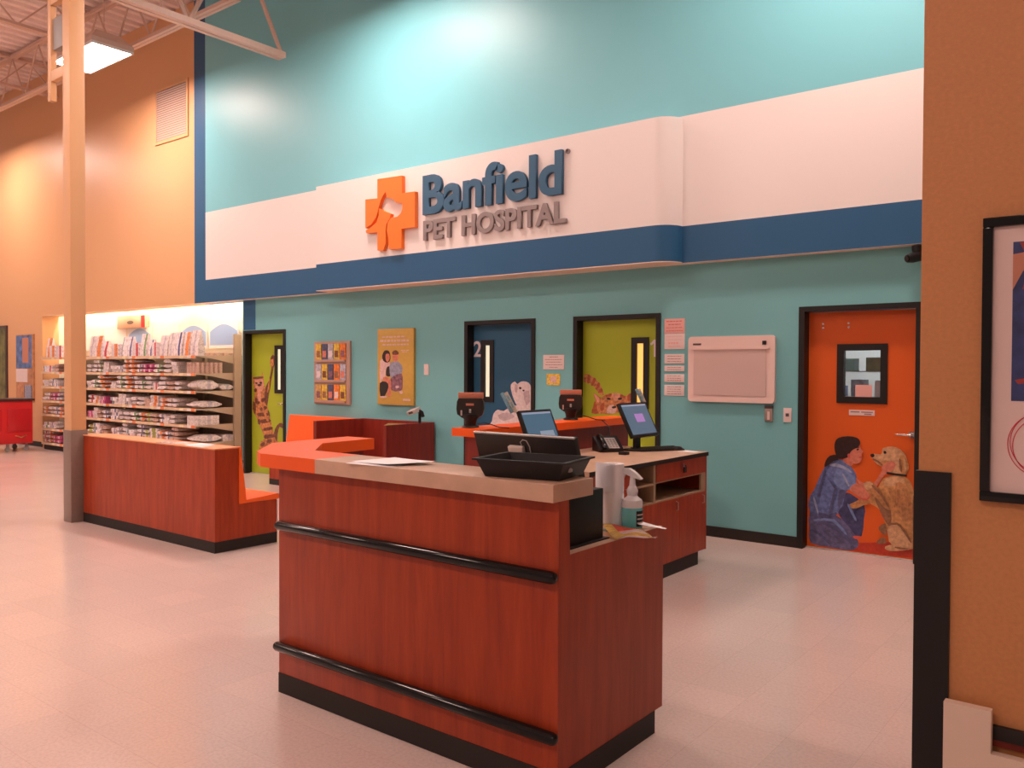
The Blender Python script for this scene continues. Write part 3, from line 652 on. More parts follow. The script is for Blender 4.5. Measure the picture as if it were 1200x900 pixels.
o = box('paper_note', -2.13, -1.99, 7.605, 7.6065, 1.375, 1.48, 'pinkpaper'); tag(o, 'pink paper note taped inside the window of the orange door', 'note')

# ============================================================ THE WALL SIGN
sg = thing('wall_sign', 'raised sign reading Banfield PET HOSPITAL with an orange cross on the white band', 'sign', (-6.5, YP, 3.1))
names = [m for m, p in ART['CROSS']]
for i, (m, pts) in enumerate(ART['CROSS']):
    o = prism('cross_emblem', pts, YP - 0.055, YP - 0.0, 'y', m, sg); tag(o, 'orange cross with a pet silhouette cut out' if i == 0 else 'orange lower piece of the cross')
for o in word('Banfield', -6.935, -4.940, 3.425, 3.885, YP, 0.045, 'signnavy', sg, 0.025, capref='d'): tag(o, 'dark blue letter')
for o in word('PET HOSPITAL', -6.935, -4.895, 3.125, 3.355, YP, 0.035, 'signgrey', sg, 0.030, capref='H'): tag(o, 'grey letter')
bm = BM()
for k in range(24):
    a, b = 2 * PI * k / 24, 2 * PI * (k + 1) / 24
    aprism(bm, [(-4.885 + 0.026 * math.cos(a), 3.862 + 0.026 * math.sin(a)), (-4.885 + 0.026 * math.cos(b), 3.862 + 0.026 * math.sin(b)), (-4.885 + 0.018 * math.cos(b), 3.862 + 0.018 * math.sin(b)), (-4.885 + 0.018 * math.cos(a), 3.862 + 0.018 * math.sin(a))], YP - 0.02, YP, 'y')
finish('registered_mark', bm, 'signgrey', sg)
for o in word('R', -4.894, -4.876, 3.852, 3.873, YP, 0.012, 'signgrey', sg, 0.02, names='registered_letter'): pass

# ============================================================ WALL FITTINGS
v = thing('air_vent', 'large square louvred vent high on the tan wall', 'vent', (-12.9, YU, 5.32))
bm = BM(); X0, X1, Z0, Z1 = -13.42, -12.40, 5.34, 6.27
for q in [(X0, X1, Z0, Z0 + .05), (X0, X1, Z1 - .05, Z1), (X0, X0 + .05, Z0 + .05, Z1 - .05), (X1 - .05, X1, Z0 + .05, Z1 - .05)]: abox(bm, q[0], q[1], YU - .02, YU, q[2], q[3])
finish('frame', bm, 'columnpaint', v)
box('backing', X0 + .05, X1 - .05, YU - .004, YU, Z0 + .05, Z1 - .05, 'grey', v)
bm = BM()
for k in range(22):
    z = Z0 + .06 + k * (Z1 - Z0 - .12) / 22
    aprism(bm, [(YU - .022, z), (YU - .005, z + .03), (YU - .004, z + .034), (YU - .020, z + .004)], X0 + .05, X1 - .05, 'x')
tag(finish('louvre', bm, 'steel', v), None, None, None, 'stuff')

def rack(): 
    r = thing('brochure_rack', 'wooden wall rack holding fifteen small brochures, left of the ochre poster', 'brochure rack', (-9.0, YW, 1.116))
    box('back_board', -9.370, -8.618, YW - 0.03, YW, 1.116, 1.980, 'rackwood', r, bev=0.004)
    for z in (1.15, 1.43, 1.71): box('ledge', -9.33, -8.70, YW - 0.055, YW - 0.03, z - 0.012, z + 0.02, 'rackwood', r)
    return r
rack()
cols = [['b_yellow', 'b_navy', 'b_grey', 'b_yellow', 'b_orange'], ['b_grey', 'b_yellow', 'b_navy', 'b_orange', 'b_grey'], ['b_mix', 'b_yellow', 'b_navy', 'b_orange', 'b_yellow']]
cn = {'b_yellow': 'yellow', 'b_navy': 'dark blue', 'b_grey': 'pale grey', 'b_orange': 'orange', 'b_mix': 'mustard'}
place = ['leftmost', 'second from left', 'middle', 'second from right', 'rightmost']
for r_, row in enumerate(cols):
    for c_, m in enumerate(row):
        x = -9.315 + c_ * 0.127; z = (1.72, 1.44, 1.16)[r_] 
        t = thing('brochure', '%s brochure, %s in the %s row of the wall rack' % (cn[m], place[c_], ['top', 'middle', 'bottom'][r_]), 'brochure', (x + .05, YW - .045, z), group='brochures in the wall rack')
        box('cover', x, x + 0.112, YW - 0.044, YW - 0.032, z, z + 0.225, m, t)
        box('cover_picture', x + .02, x + .092, YW - 0.0455, YW - 0.044, z + 0.04, z + 0.13, ['p_tand', 'p_skin', 'p_dogw', 'p_catd', 'p_plum'][(c_ + r_ * 2) % 5], t)
po = thing('wall_poster', 'tall ochre poster of two people sitting, right of the brochure rack', 'poster', (-7.74, YW, 1.14))
bd = box('board', -8.069, -7.413, YW - 0.038, YW, 1.141, 2.119, 'posterochre', po, bev=0.003)
tag(decal('printed_picture', ART['PAIR'], YW - 0.038, po, 0.0004, clip=(-8.06, -7.43, 1.15, 2.1)), 'printed picture of two seated people')
for pi_, (a, b, z, h) in enumerate([(-7.98, -7.56, 2.015, .018), (-8.02, -7.48, 1.965, .026), (-7.98, -7.50, 1.915, .018), (-7.64, -7.48, 1.84, .010), (-7.62, -7.50, 1.82, .008)]):
    xx = a; bm = BM()
    while xx < b:
        w = random.uniform(.035, .09); abox(bm, xx, min(xx + w, b), YW - .0395, YW - .038, z - h / 2, z + h / 2); xx += w + .015
    finish('headline' if pi_ < 3 else 'small_print', bm, 'p_pink', po)
box('lower_mark', -7.60, -7.47, YW - .0395, YW - .038, 1.20, 1.225, 'p_pink', po)

o = thing('light_switch', 'white wall plate beside the ochre poster', 'wall plate', (-7.22, YW, 1.52))
box('plate', -7.262, -7.180, YW - .008, YW, 1.530, 1.665, 'signpaper', o, bev=.003); box('toggle', -7.228, -7.214, YW - .016, YW - .008, 1.585, 1.61, 'white', o)

def note(nm, label, x0, x1, z0, z1, m, lines, ink='ink', cat='sign', group=None, th=.006):
    t = thing(nm, label, cat, ((x0 + x1) / 2, YW, z0), group=group)
    box('panel', x0, x1, YW - th, YW, z0, z1, m, t, bev=.0015)
    bm = BM(); n = len(lines)
    for i, (a, b, h) in enumerate(lines):
        z = z1 - (i + 0.8) * (z1 - z0) / (n + .6)
        xx = x0 + a * (x1 - x0); e = x0 + b * (x1 - x0)
        while xx < e:
            w = random.uniform(.012, .04); abox(bm, xx, min(xx + w, e), YW - th - .001, YW - th, z - h / 2, z + h / 2); xx += w + .006
    tag(finish('lettering', bm, ink, t), None, None, None)
    return t
note('wall_notice', 'white notice between the blue door and the green door', -5.429, -5.147, 1.605, 1.765, 'signpaper', [(.3, .7, .008), (.1, .9, .006), (.15, .85, .006), (.1, .9, .006), (.3, .7, .006)])
o = thing('yellow_card', 'small yellow picture card under the white notice', 'card', (-5.29, YW, 1.43))
box('panel', -5.381, -5.202, YW - .005, YW, 1.432, 1.557, 'yellowcard', o); box('print', -5.33, -5.25, YW - .006, YW - .005, 1.46, 1.53, 'p_catw', o)
note('wall_notice', 'upper pink paper notice at the top of the column of notices', -3.937, -3.716, 1.967, 2.112, 'pinkpaper', [(.1, .9, .008), (.2, .8, .008), (.1, .9, .006), (.1, .9, .006)], 'redink')
note('wall_notice', 'lower pink and white paper notice, just under the all-pink one', -3.935, -3.715, 1.811, 1.963, 'signpaper', [(.1, .9, .006), (.1, .9, .006), (.2, .7, .02), (.2, .8, .01)], 'pinkpaper')
for (z0, z1, n, lb) in [(1.668, 1.762, 3, 'uppermost of the four small white plates beside the shutter window'), (1.592, 1.647, 2, 'thinnest small white plate beside the shutter window'), (1.483, 1.561, 3, 'third small white plate down beside the shutter window'), (1.349, 1.455, 4, 'lowest and tallest small white plate beside the shutter window')]:
    note('wall_plate', lb, -3.933, -3.717, z0, z1, 'signpaper', [(.15, .85, .006)] * n, group='small white plates beside the shutter window')
# shutter window
sw = thing('shutter_window', 'white framed service window with its shutter closed', 'window', (-3.23, YW, 1.30))
def rrect(x0, x1, z0, z1, r, n=5):
    pts = []
    for cx, cz, a0 in [(x1 - r, z0 + r, -90), (x1 - r, z1 - r, 0), (x0 + r, z1 - r, 90), (x0 + r, z0 + r, 180)]:
        for k in range(n + 1):
            a = math.radians(a0 + 90 * k / n); pts.append((cx + r * math.cos(a), cz + r * math.sin(a)))
    return pts
prism('frame', rrect(-3.661, -2.800, 1.299, 1.927, .035), YW - .035, YW, 'y', 'shutterbar', sw)
bm = BM(); k = 0
z = 1.368
while z < 1.79: abox(bm, -3.600, -2.880, YW - .0405, YW - .035, z, z + .019); z += .022
abox(bm, -3.600, -2.880, YW - .037, YW - .035, 1.36, 1.80)
finish('shutter', bm, 'shutter', sw)
box('rail', -3.625, -2.845, YW - .05, YW - .035, 1.80, 1.825, 'shutterbar', sw)
box('name_plate', -3.61, -3.525, YW - .038, YW - .035, 1.845, 1.862, 'darkplate', sw)
box('lock', -2.915, -2.880, YW - .045, YW - .035, 1.84, 1.876, 'black', sw)
o = thing('card_reader', 'grey metal card reader on the teal wall under the shutter window', 'reader', (-2.86, YW, 1.13))
box('plate', -2.896, -2.822, YW - .02, YW, 1.134, 1.250, 'metalgrey', o, bev=.003); box('cap', -2.896, -2.822, YW - .022, YW, 1.253, 1.280, 'darkplate', o); box('slot', -2.870, -2.848, YW - .022, YW - .02, 1.15, 1.225, 'signpaper', o)
o = thing('door_bell', 'pinkish push button plate between card reader and orange door', 'button', (-2.69, YW, 1.13))
box('plate', -2.725, -2.652, YW - .008, YW, 1.133, 1.262, 'signpaper', o, bev=.002); box('button', -2.703, -2.674, YW - .014, YW - .008, 1.185, 1.214, 'darkplate', o)
# black camera under the soffit near the partition
o = thing('security_camera', 'black camera hanging under the blue band above the orange door', 'camera', (-1.60, 7.44, 2.56))
lathe('mount', [(.045, 0), (.05, .02), (.05, .05)], (-1.60, 7.44, 2.58), 'black', o, 16)
bm = BM(); atube(bm, [(-1.60, 7.44, 2.58), (-1.60, 7.42, 2.54)], .016)
finish('arm', bm, 'black', o, True)
bm = BM(); atube(bm, [(-1.57, 7.46, 2.55), (-1.63, 7.36, 2.525), (-1.655, 7.32, 2.515)], [.042, .042, .032], 14)
finish('body', bm, 'black', o, True)
tube('lens', [(-1.655, 7.32, 2.515), (-1.66, 7.311, 2.513)], .022, 'blackgloss', o)

# ============================================================ RIGHT PARTITION
YR = 3.55
g = prism('corner_guard', [(-0.762, YR - .012), (-0.636, YR - .012), (-0.636, YR - .001), (-0.753, YR - .001), (-0.753, YR + .11), (-0.762, YR + .11)], 0, 1.212, 'z', 'black')
g.name = 'corner_guard'; tag(g, 'tall black corner guard on the end of the right wall', 'corner guard')
pf = thing('framed_picture', 'black framed photo print with a red pen circle on the right wall', 'picture', (-0.19, YR, 1.118))
bm = BM(); X0, X1, Z0, Z1 = -0.538, 0.16, 1.118, 2.170
for q in [(X0, X1, Z0, Z0 + .036), (X0, X1, Z1 - .036, Z1), (X0, X0 + .034, Z0 + .036, Z1 - .036), (X1 - .034, X1, Z0 + .036, Z1 - .036)]: abox(bm, q[0], q[1], YR - .03, YR, q[2], q[3], .004)
finish('frame', bm, 'blackgloss', pf, True)
box('mat_board', X0 + .034, X1 - .034, YR - .012, YR, Z0 + .036, Z1 - .036, 'matboard', pf)
ph = box('photo', -0.441, 0.06, YR - .0135, YR - .012, 1.493, 2.075, 'photoblue', pf)
for pts, mi in [([(-.441, 1.90), (-.441, 2.03), (-.405, 2.035), (-.385, 2.0), (-.41, 1.965)], 0), ([(-.41, 1.9), (-.36, 1.93), (-.2, 2.0), (-.15, 2.07), (-.42, 2.072), (-.39, 2.0)], 1), ([(-.43, 1.57), (-.3, 1.60), (-.2, 1.63), (-.2, 1.59), (-.42, 1.555)], 1)]:
    prism('printed_shape', pts, YR - .0145, YR - .0135, 'y', ['photoskin', 'photored'][mi], ph)
bm = BM()
for rr, dx, dz in [(.112, 0, 0), (.104, .008, -.006), (.108, .004, .008)]:
    c = (-0.338 + dx, 1.335 + dz); n = 48
    ring = [(c[0] + rr * math.cos(2 * PI * k / n), YR - .0135, c[1] + rr * 1.05 * math.sin(2 * PI * k / n)) for k in range(n + 1)]
    atube(bm, ring, .0016, 5)
finish('pen_circle', bm, 'redpen', pf, True)
bm = BM(); atube(bm, [(-.30, YR - .0135, 1.30), (-.29, YR - .0135, 1.345), (-.33, YR - .0135, 1.33), (-.32, YR - .0135, 1.38)], .0016, 5); finish('pen_mark', bm, 'redpen', pf, True)
br = thing('bumper_rail', 'low dark bumper rail along the right wall', 'bumper rail', (0, YR, .2))
box('rail', -0.60, 3.0, YR - .030, YR, 0.232, 0.285, 'rubber', br, bev=.01); box('backing_strip', -0.60, 3.0, YR - .012, YR, 0.205, 0.235, 'wooddark', br)
o = prism('low_partition', [(-.640, 0), (.6, 0), (.6, .195), (-.482, .195), (-.482, .352), (-.640, .352)], YR - .075, YR - .035, 'y', 'cream'); tag(o, 'cream low panel with a raised left end standing before the right wall', 'panel')

# ============================================================ COLUMN, ROOF STEEL, LIGHTS
c = thing('steel_column', 'square tan steel column with a brown guard at its foot', 'column', (-8.94, 4.03, 0))
box('shaft', -9.02, -8.86, 3.95, 4.105, 0.95, CZ - 0.02, 'columnpaint', c, bev=.008)
box('foot_guard', -9.028, -8.852, 3.942, 4.113, 0.0, 0.955, 'columnguard', c, bev=.006)
br_ = thing('column_bracket', 'tan steel bracket frame hanging beside the top of the column', 'bracket', (-9.3, 3.95, 4.4))
box('long_bar', -9.365, -9.285, 3.95, 4.01, 4.42, 6.4, 'columnpaint', br_, bev=.006)
box('lower_arm', -9.285, -9.02, 3.95, 4.01, 4.62, 4.73, 'columnpaint', br_, bev=.006)
box('upper_arm', -9.285, -9.02, 3.95, 4.01, 5.42, 5.58, 'columnpaint', br_, bev=.006)
box('junction_box', -9.285, -9.06, 3.97, 4.05, 4.95, 5.28, 'grey', br_, bev=.01)
def joist(nm, label, p0, p1, zb, zt, step, r=.02, chord=.05):
    """open web joist between p0 and p1 (x,y)"""
    j = thing(nm, label, 'roof joist', (p0[0], p0[1], zb), group='roof joists')
    dx, dy = p1[0] - p0[0], p1[1] - p0[1]; L = math.hypot(dx, dy); ux, uy = dx / L, dy / L; nx, ny = -uy, ux
    P = lambda s, z, o=0: (p0[0] + ux * s + nx * o, p0[1] + uy * s + ny * o, z)
    for z, n_ in ((zb, 'bottom_chord'), (zt, 'top_chord')):
        bm = BM()
        for o_ in (-chord * .62, chord * .62):
            a, b = P(0, z, o_), P(L, z, o_)
            h = chord * .5
            vs = []
            for q in (a, b):
                for (so, sz) in ((-h, -h), (h, -h), (h, h), (-h, h)): vs.append(bm.verts.new((q[0] + nx * so, q[1] + ny * so, q[2] + sz)))
            for f in ((0, 1, 2, 3), (7, 6, 5, 4), (0, 4, 5, 1), (1, 5, 6, 2), (2, 6, 7, 3), (3, 7, 4, 0)): bm.faces.new([vs[k] for k in f])
        finish(n_, bm, 'steel', j)
    n = max(2, int(round(L / step))); s = L / n
    for k in range(n):
        a, m_, b = P(k * s, zb if True else 0), P(k * s + s / 2, zt), P((k + 1) * s, zb)
        tube('web', [a, m_], r, 'steel', j, 6); tube('web', [m_, b], r, 'steel', j, 6)
    return j
joist('roof_girder', 'deep pinkish roof girder ending in front of the teal wall by the column', (-9.75, 7.22), (-9.75, -7.0), 5.96, 7.38, 1.42, .03, .075)
joist('roof_joist', 'roof joist running along above the tan wall behind the light fixture', (-22.0, 6.55), (-9.82, 6.55), 6.55, 7.38, 1.1, .016, .05)
joist('roof_joist', 'far left roof joist crossing the ceiling toward the tan wall', (-17.0, 7.34), (-17.0, -7.0), 6.85, 7.38, 1.0, .014, .045)
joist('roof_joist', 'roof joist behind the light fixture crossing the ceiling', (-13.9, 6.45), (-13.9, -7.0), 6.85, 7.38, 1.0, .014, .045)

def fixture(cx, cy, z, label, w=1.34, d=.62):
    f = thing('high_bay_light', label, 'light', (cx, cy, z), group='high bay lights')
    h = w / 2; e = d / 2
    # housing: tapered top
    bm = BM(); lv = [(h, e, 0.0), (h, e, .07), (h * .82, e * .62, .20), (h * .80, e * .6, .22)]
    rings = [[bm.verts.new((cx + sx * a, cy + sy * b, z + q)) for sx, sy in ((-1, -1), (1, -1), (1, 1), (-1, 1))] for a, b, q in lv]
    for a, b in zip(rings[:-1], rings[1:]):
        for k in range(4): bm.faces.new((a[k], a[(k + 1) % 4], b[(k + 1) % 4], b[k]))
    bm.faces.new(rings[-1]); bm.faces.new(rings[0][::-1])
    finish('housing', bm, 'steel', f)
    bm = BM()
    for q in [(-h, h, -e, -e + .025), (-h, h, e - .025, e), (-h, -h + .025, -e + .025, e - .025), (h - .025, h, -e + .025, e - .025)]: abox(bm, cx + q[0], cx + q[1], cy + q[2], cy + q[3], z - .035, z)
    finish('rim', bm, 'white', f)
    box('lens', cx - h + .026, cx + h - .026, cy - e + .026, cy + e - .026, z - .018, z - .004, 'lens', f)
    for s in (-1, 1): tube('hanger_rod', [(cx + s * h * .6, cy, z + .2), (cx + s * h * .6, cy, CZ)], .006, 'steel', f, 6)
    return f
first = None
def copytree(o, parent=None):
    c = o.copy(); COL.objects.link(c)
    if parent is not None: c.parent = parent
    for ch in list(o.children): copytree(ch, c)
    return c
FX = [-12.81, -7.30, -1.75]
first = fixture(-12.81, 6.03, 6.30, 'bright high bay light partly behind the top of the tan column')
for cx, cy in [(-18.9, 6.03), (-7.3, 6.03), (-1.75, 6.03)] + [(a, b) for b in (1.6, -2.8) for a in (-18.9, -12.81, -7.3)] + [(-1.75, -2.8)]:  # the last, unseen one is added to brighten the right partition
    c = copytree(first); c.location = (cx, cy, 6.30)
    c['label'] = 'high bay light hung from the roof outside the picture'
# alcove tubes behind the soffit
for i, x in enumerate((-16.6, -14.45, -12.3)):
    t = thing('fluorescent_light', 'fluorescent strip light hidden above the shelves, %s' % ['left', 'middle', 'right'][i], 'light', (x, 7.78, 2.95))
    box('housing', x - .95, x + .95, 7.72, 7.84, 2.95, 3.0, 'white', t)
    tube('lamp_tube', [(x - .9, 7.78, 2.925), (x + .9, 7.78, 2.925)], .019, 'tube', t, 10)
# ============================================================ MAIN COUNTER
rc = thing('reception_counter', 'large cherry wood reception counter with black bumper rails in the foreground', 'counter', (-2.6, 2.9, 0))
YF = 2.519
box('front_panel', -3.430, -1.768, YF, YF + .066, .098, 1.113, 'wood', rc, bev=.002)
prism('side_panel', [(YF, .098), (3.335, .098), (3.335, .905), (YF + .075, .905), (YF + .066, 1.113), (YF, 1.113)], -1.768, -1.750, 'x', 'wood', rc)
bm = BM()
abox(bm, -3.43, -3.412, YF + .066, 3.335, .098, .885); abox(bm, -3.412, -1.768, 3.317, 3.335, .70, .885); abox(bm, -2.6, -2.58, YF + .066, 3.317, .098, .885)
finish('carcass', bm, 'wooddark', rc)
kp = BM(); abox(kp, -3.432, -1.748, YF - .002, YF + .02, 0, .098); abox(kp, -1.766, -1.748, YF + .02, 3.265, 0, .098); abox(kp, -3.432, -3.41, YF + .02, 3.265, 0, .098); abox(kp, -3.41, -1.766, 3.245, 3.265, 0, .098)
finish('kick_plate', kp, 'rubber', rc)
box('worktop', -3.412, -1.768, YF + .066, 3.317, .875, .897, 'laminate', rc)
box('worktop_edge', -1.768, -1.752, YF + .075, 3.33, .9, .9065, 'laminate', rc)
def rail(z, xl, xr):
    bm = BM(); r = .024; y = YF - .020
    pts = [(xl + .004, YF - .004, z), (xl, y, z)] if False else []
    xs = [xl, xl + .006, xl + .02, xr - .02, xr - .006, xr]; rr = [.011, .020, r, r, .020, .011]
    atube(bm, [(x, y, z) for x in xs], rr, 16)
    return finish('bumper_rail', bm, 'blackgloss', rc, True)
rail(.833, -3.418, -1.748); rail(.236, -3.432, -1.742)
OT = [(-3.10, 2.475), (-3.10, 2.75), (-3.44, 2.75), (-3.74, 3.04), (-3.77, 3.46), (-4.00, 3.45), (-3.97, 2.87), (-3.64, 2.54), (-3.52, 2.475)]
tag(prism('countertop', OT, 1.114, 1.180, 'z', 'orange', rc), 'bright orange end of the countertop')
tag(box('countertop', -3.10, -1.745, 2.475, 2.745, 1.114, 1.180, 'laminate', rc, bev=.0015), 'beige laminate countertop')
bm = BM(); aprism(bm, [(-3.44, 2.53), (-3.88, 2.98), (-3.86, 3.0), (-3.42, 2.56)], 0.0, 1.114, 'z'); abox(bm, -3.90, -3.80, 2.98, 3.40, 0, 1.114)
finish('return_panel', bm, 'wooddark', rc)

# things on the main counter
def paper(nm, label, pts, z, m='paper', lift=0.0, cat='paper', group=None, th=.0006):
    """a sheet: polygon with a slight curl"""
    bm = BM(); n = 6
    (x0, y0), (x1, y1), (x2, y2), (x3, y3) = pts
    g = []
    for i in range(n + 1):
        row = []
        for j in range(n + 1):
            s, t = i / n, j / n
            X = (x0 * (1 - s) + x1 * s) * (1 - t) + (x3 * (1 - s) + x2 * s) * t
            Y = (y0 * (1 - s) + y1 * s) * (1 - t) + (y3 * (1 - s) + y2 * s) * t
            row.append(bm.verts.new((X, Y, z + lift * (s * s * .7 + t * t * .3))))
        g.append(row)
    for i in range(n):
        for j in range(n): bm.faces.new((g[i][j], g[i + 1][j], g[i + 1][j + 1], g[i][j + 1]))
    ex = bmesh.ops.extrude_face_region(bm, geom=bm.faces[:])
    bmesh.ops.translate(bm, vec=(0, 0, th), verts=[v for v in ex['geom'] if isinstance(v, bmesh.types.BMVert)])
    o = finish(nm, bm, m, None, True); return tag(o, label, cat, group)
paper('paper_sheet', 'lower white paper sheet with its corner over the front of the beige countertop', [(-2.86, 2.455), (-2.60, 2.485), (-2.64, 2.70), (-2.90, 2.66)], 1.1805, group='papers on the countertop')
paper('paper_sheet', 'upper white paper sheet lying across the stack on the beige countertop', [(-2.90, 2.52), (-2.62, 2.49), (-2.52, 2.68), (-2.84, 2.735)], 1.1825, lift=.012, group='papers on the countertop')
# black tray with a small lock
tr = thing('plastic_tray', 'black plastic tray with a small metal lock on the beige countertop', 'tray', (-1.98, 2.66, 1.18), rz=0)
bm = BM()
def ring(pts, z): return [bm.verts.new((a, b, z)) for a, b in pts]
def inset(cx, cy, hx, hy, rot):
    c, s = math.cos(rot), math.sin(rot)
    return [(cx + c * a - s * b, cy + s * a + c * b) for a, b in ((-hx, -hy), (hx, -hy), (hx, hy), (-hx, hy))]
cx, cy, rt = -1.965, 2.655, math.radians(11)
lv = [(.158, .118, 1.181), (.186, .138, 1.246), (.200, .150, 1.246), (.200, .150, 1.253), (.180, .132, 1.253), (.152, .112, 1.187)]
rs = [ring(inset(cx, cy, a, b, rt), z) for a, b, z in lv]
for a, b in zip(rs[:-1], rs[1:]):
    for k in range(4): bm.faces.new((a[k], a[(k + 1) % 4], b[(k + 1) % 4], b[k]))
bm.faces.new(rs[0][::-1]); bm.faces.new(rs[-1])
finish('tray_body', bm, 'black', tr)
lx, ly = cx + .172 * math.cos(rt) + .05 * math.sin(rt), cy + .172 * math.sin(rt) - .05 * math.cos(rt)
bm = BM(); atube(bm, [(lx - .012, ly - .002, 1.217), (lx + .004, ly + .001, 1.217), (lx + .012, ly + .003, 1.217)], [.010, .010, .006], 14)
finish('lock', bm, 'lightgrey', tr, True)
# all-in-one monitor seen from behind
mo = thing('desktop_monitor', 'wide black monitor seen from behind, standing behind the black tray', 'monitor', (-2.19, 2.93, .897))
ang = math.atan2(.053, .155)
Mt = Matrix.Translation((-2.19, 2.865, 1.318)) @ Matrix.Rotation(ang, 4, 'X')
def loc(name, x0, x1, y0, y1, z0, z1, m, par, bev=0): 
    return finish(name, abox(BM(), x0, x1, y0, y1, z0, z1, bev, 0, Mt), m, par, bev > 0)
loc('shell', -.275, .272, 0, .030, -.335, -.006, 'charcoal', mo, .004)
loc('rim', -.276, .273, -.001, .010, -.006, 0, 'lightgrey', mo)
loc('screen', -.262, .259, .030, .033, -.320, -.018, 'blackgloss', mo)
cb = loc('cable_box', -.075, .005, -.022, -.001, -.085, -.050, 'offwhite', mo, .004)
p = [Mt @ Vector(q) for q in [(.0, -.012, -.055), (-.005, -.012, -.03), (.010, -.012, -.018), (.030, -.012, -.022), (.040, -.010, -.05), (.035, -.006, -.09)]]
tube('cable', p, .0022, 'lightgrey', cb, 6)
bm = BM(); abox(bm, -2.26, -2.12, 2.90, 3.12, .899, .912, .003); abox(bm, -2.22, -2.16, 3.0, 3.03, .912, 1.15)
finish('stand', bm, 'charcoal', mo)
pc = thing('computer_tower', 'black computer box standing under the end of the beige countertop', 'computer', (-1.87, 2.83, .897))
box('case', -1.905, -1.835, 2.70, 2.965, .902, 1.108, 'black', pc, bev=.003)
box('foot_strip', -1.915, -1.815, 2.69, 2.985, .8975, .902, 'black', pc)
ro = thing('paper_towel_roll', 'white paper towel roll standing at the end of the counter', 'paper towel roll', (-2.02, 3.35, .897))
R_ = .049
alb = BM(); alathe(alb, [(R_, 0), (R_, .28), (.020, .28)], (-1.957, 3.245, .8975), 32); finish('roll', alb, 'paper', ro, True)
bm = BM()
alathe(bm, [(.020, 0), (.020, .0012)], (-1.957, 3.245, 1.1776), 20); finish('core_hole', bm, 'cardpale', ro)
# loose outer sheet flaring away from the roll on the left
bm = BM(); g = []
for i in range(15):
    t = i / 14; a = math.radians(-50 - 115 * t); rr = R_ + .002 + .050 * max(0, t - .3) ** 1.2
    g.append([bm.verts.new((-1.957 + rr * math.cos(a) , 3.245 + rr * math.sin(a), z)) for z in (1.055, 1.12, 1.184)])
for a, b in zip(g[:-1], g[1:]):
    for k in range(2): bm.faces.new((a[k], b[k], b[k + 1], a[k + 1]))
ex = bmesh.ops.solidify(bm, geom=bm.faces[:], thickness=.001)
finish('loose_sheet', bm, 'paper', ro, True)
# spray bottle
sb = thing('spray_bottle', 'clear spray bottle of blue-green liquid beside the paper towel roll', 'spray bottle', (-1.905, 3.285, .897))
bx, by, b0 = -1.867, 3.262, .8975
lathe('bottle_base', [(.044, 0), (.047, .004), (.047, .085), (.046, .090)], (bx, by, b0), 'liquid', sb, 24)
lathe('bottle_body', [(.046, .0), (.047, .018), (.043, .034), (.028, .045), (.022, .052), (.024, .062), (.026, .075), (.020, .088), (.016, .095)], (bx, by, b0 + .090), 'bottlewhite', sb, 24)
def arcpatch(bm, r, a0, a1, z0, z1, n=8):
    q = [[bm.verts.new((bx + r * math.cos(math.radians(a0 + (a1 - a0) * k / n)), by + r * math.sin(math.radians(a0 + (a1 - a0) * k / n)), b0 + z)) for z in (z0, z1)] for k in range(n + 1)]
    for a, b in zip(q[:-1], q[1:]): bm.faces.new((a[0], b[0], b[1], a[1]))
bm = BM(); arcpatch(bm, .0476, -38, 30, .010, .078); tag(finish('label', bm, 'black', sb, True), 'black label')
bm = BM()
for z in (.022, .040, .058): arcpatch(bm, .0480, -33, 20, z, z + .006)
finish('label_print', bm, 'lightgrey', sb)
lathe('neck', [(.015, 0), (.013, .02), (.010, .045)], (bx, by, b0 + .185), 'bottlewhite', sb, 16)
bm = BM()
aprism(bm, [(bx - .052, b0 + .262), (bx - .048, b0 + .242), (bx - .020, b0 + .232), (bx + .010, b0 + .222), (bx + .045, b0 + .216), (bx + .048, b0 + .221), (bx + .020, b0 + .245), (bx - .012, b0 + .262)], by - .010, by + .010, 'y')
finish('spray_head', bm, 'bottlewhite', sb)
bm = BM(); aprism(bm, [(bx - .046, b0 + .245), (bx - .034, b0 + .240), (bx - .045, b0 + .215), (bx - .062, b0 + .188), (bx - .068, b0 + .192)], by - .005, by + .005, 'y'); finish('trigger', bm, 'bottlewhite', sb)
# snack pouch draped over the edge
bm = BM(); n = 8; g = []
A, B, Cc, D = Vector((-1.975, 3.16, 0)), Vector((-1.80, 3.185, 0)), Vector((-1.615, 3.03, 0)), Vector((-1.70, 2.865, 0))
for i in range(n + 1):
    row = []
    for j in range(n + 1):
        s, t = i / n, j / n
        q = (A * (1 - s) + B * s) * (1 - t) + (D * (1 - s) + Cc * s) * t
        puff = .012 * (1 - (2 * s - 1) ** 4) * (1 - (2 * t - 1) ** 4)
        z = .914 + puff + .006 * math.sin(5 * s + 7 * t) - .0 + (.012 if t > .9 else 0)
        row.append(bm.verts.new((q.x, q.y, z)))
    g.append(row)
for i in range(n):
    for j in range(n):
        f = bm.faces.new((g[i][j], g[i + 1][j], g[i + 1][j + 1], g[i][j + 1]))
        f.material_index = 1 if (2 <= i <= 5 and 1 <= j <= 3) else (2 if (2 <= i <= 6 and 4 <= j <= 5) or j >= 7 else 0)
bmesh.ops.solidify(bm, geom=bm.faces[:], thickness=.003)
o = finish('snack_pouch', bm, ['snack', 'snackred', 'snackpale'], None, True); tag(o, 'yellow and red treat pouch lying over the counter edge below the towel roll', 'pouch')
paper('paper_sheet', 'white sheet poking out past the far end of the counter beside the spray bottle', [(-1.90, 3.26), (-1.67, 3.20), (-1.67, 3.215), (-1.90, 3.33)], .918, lift=.004)
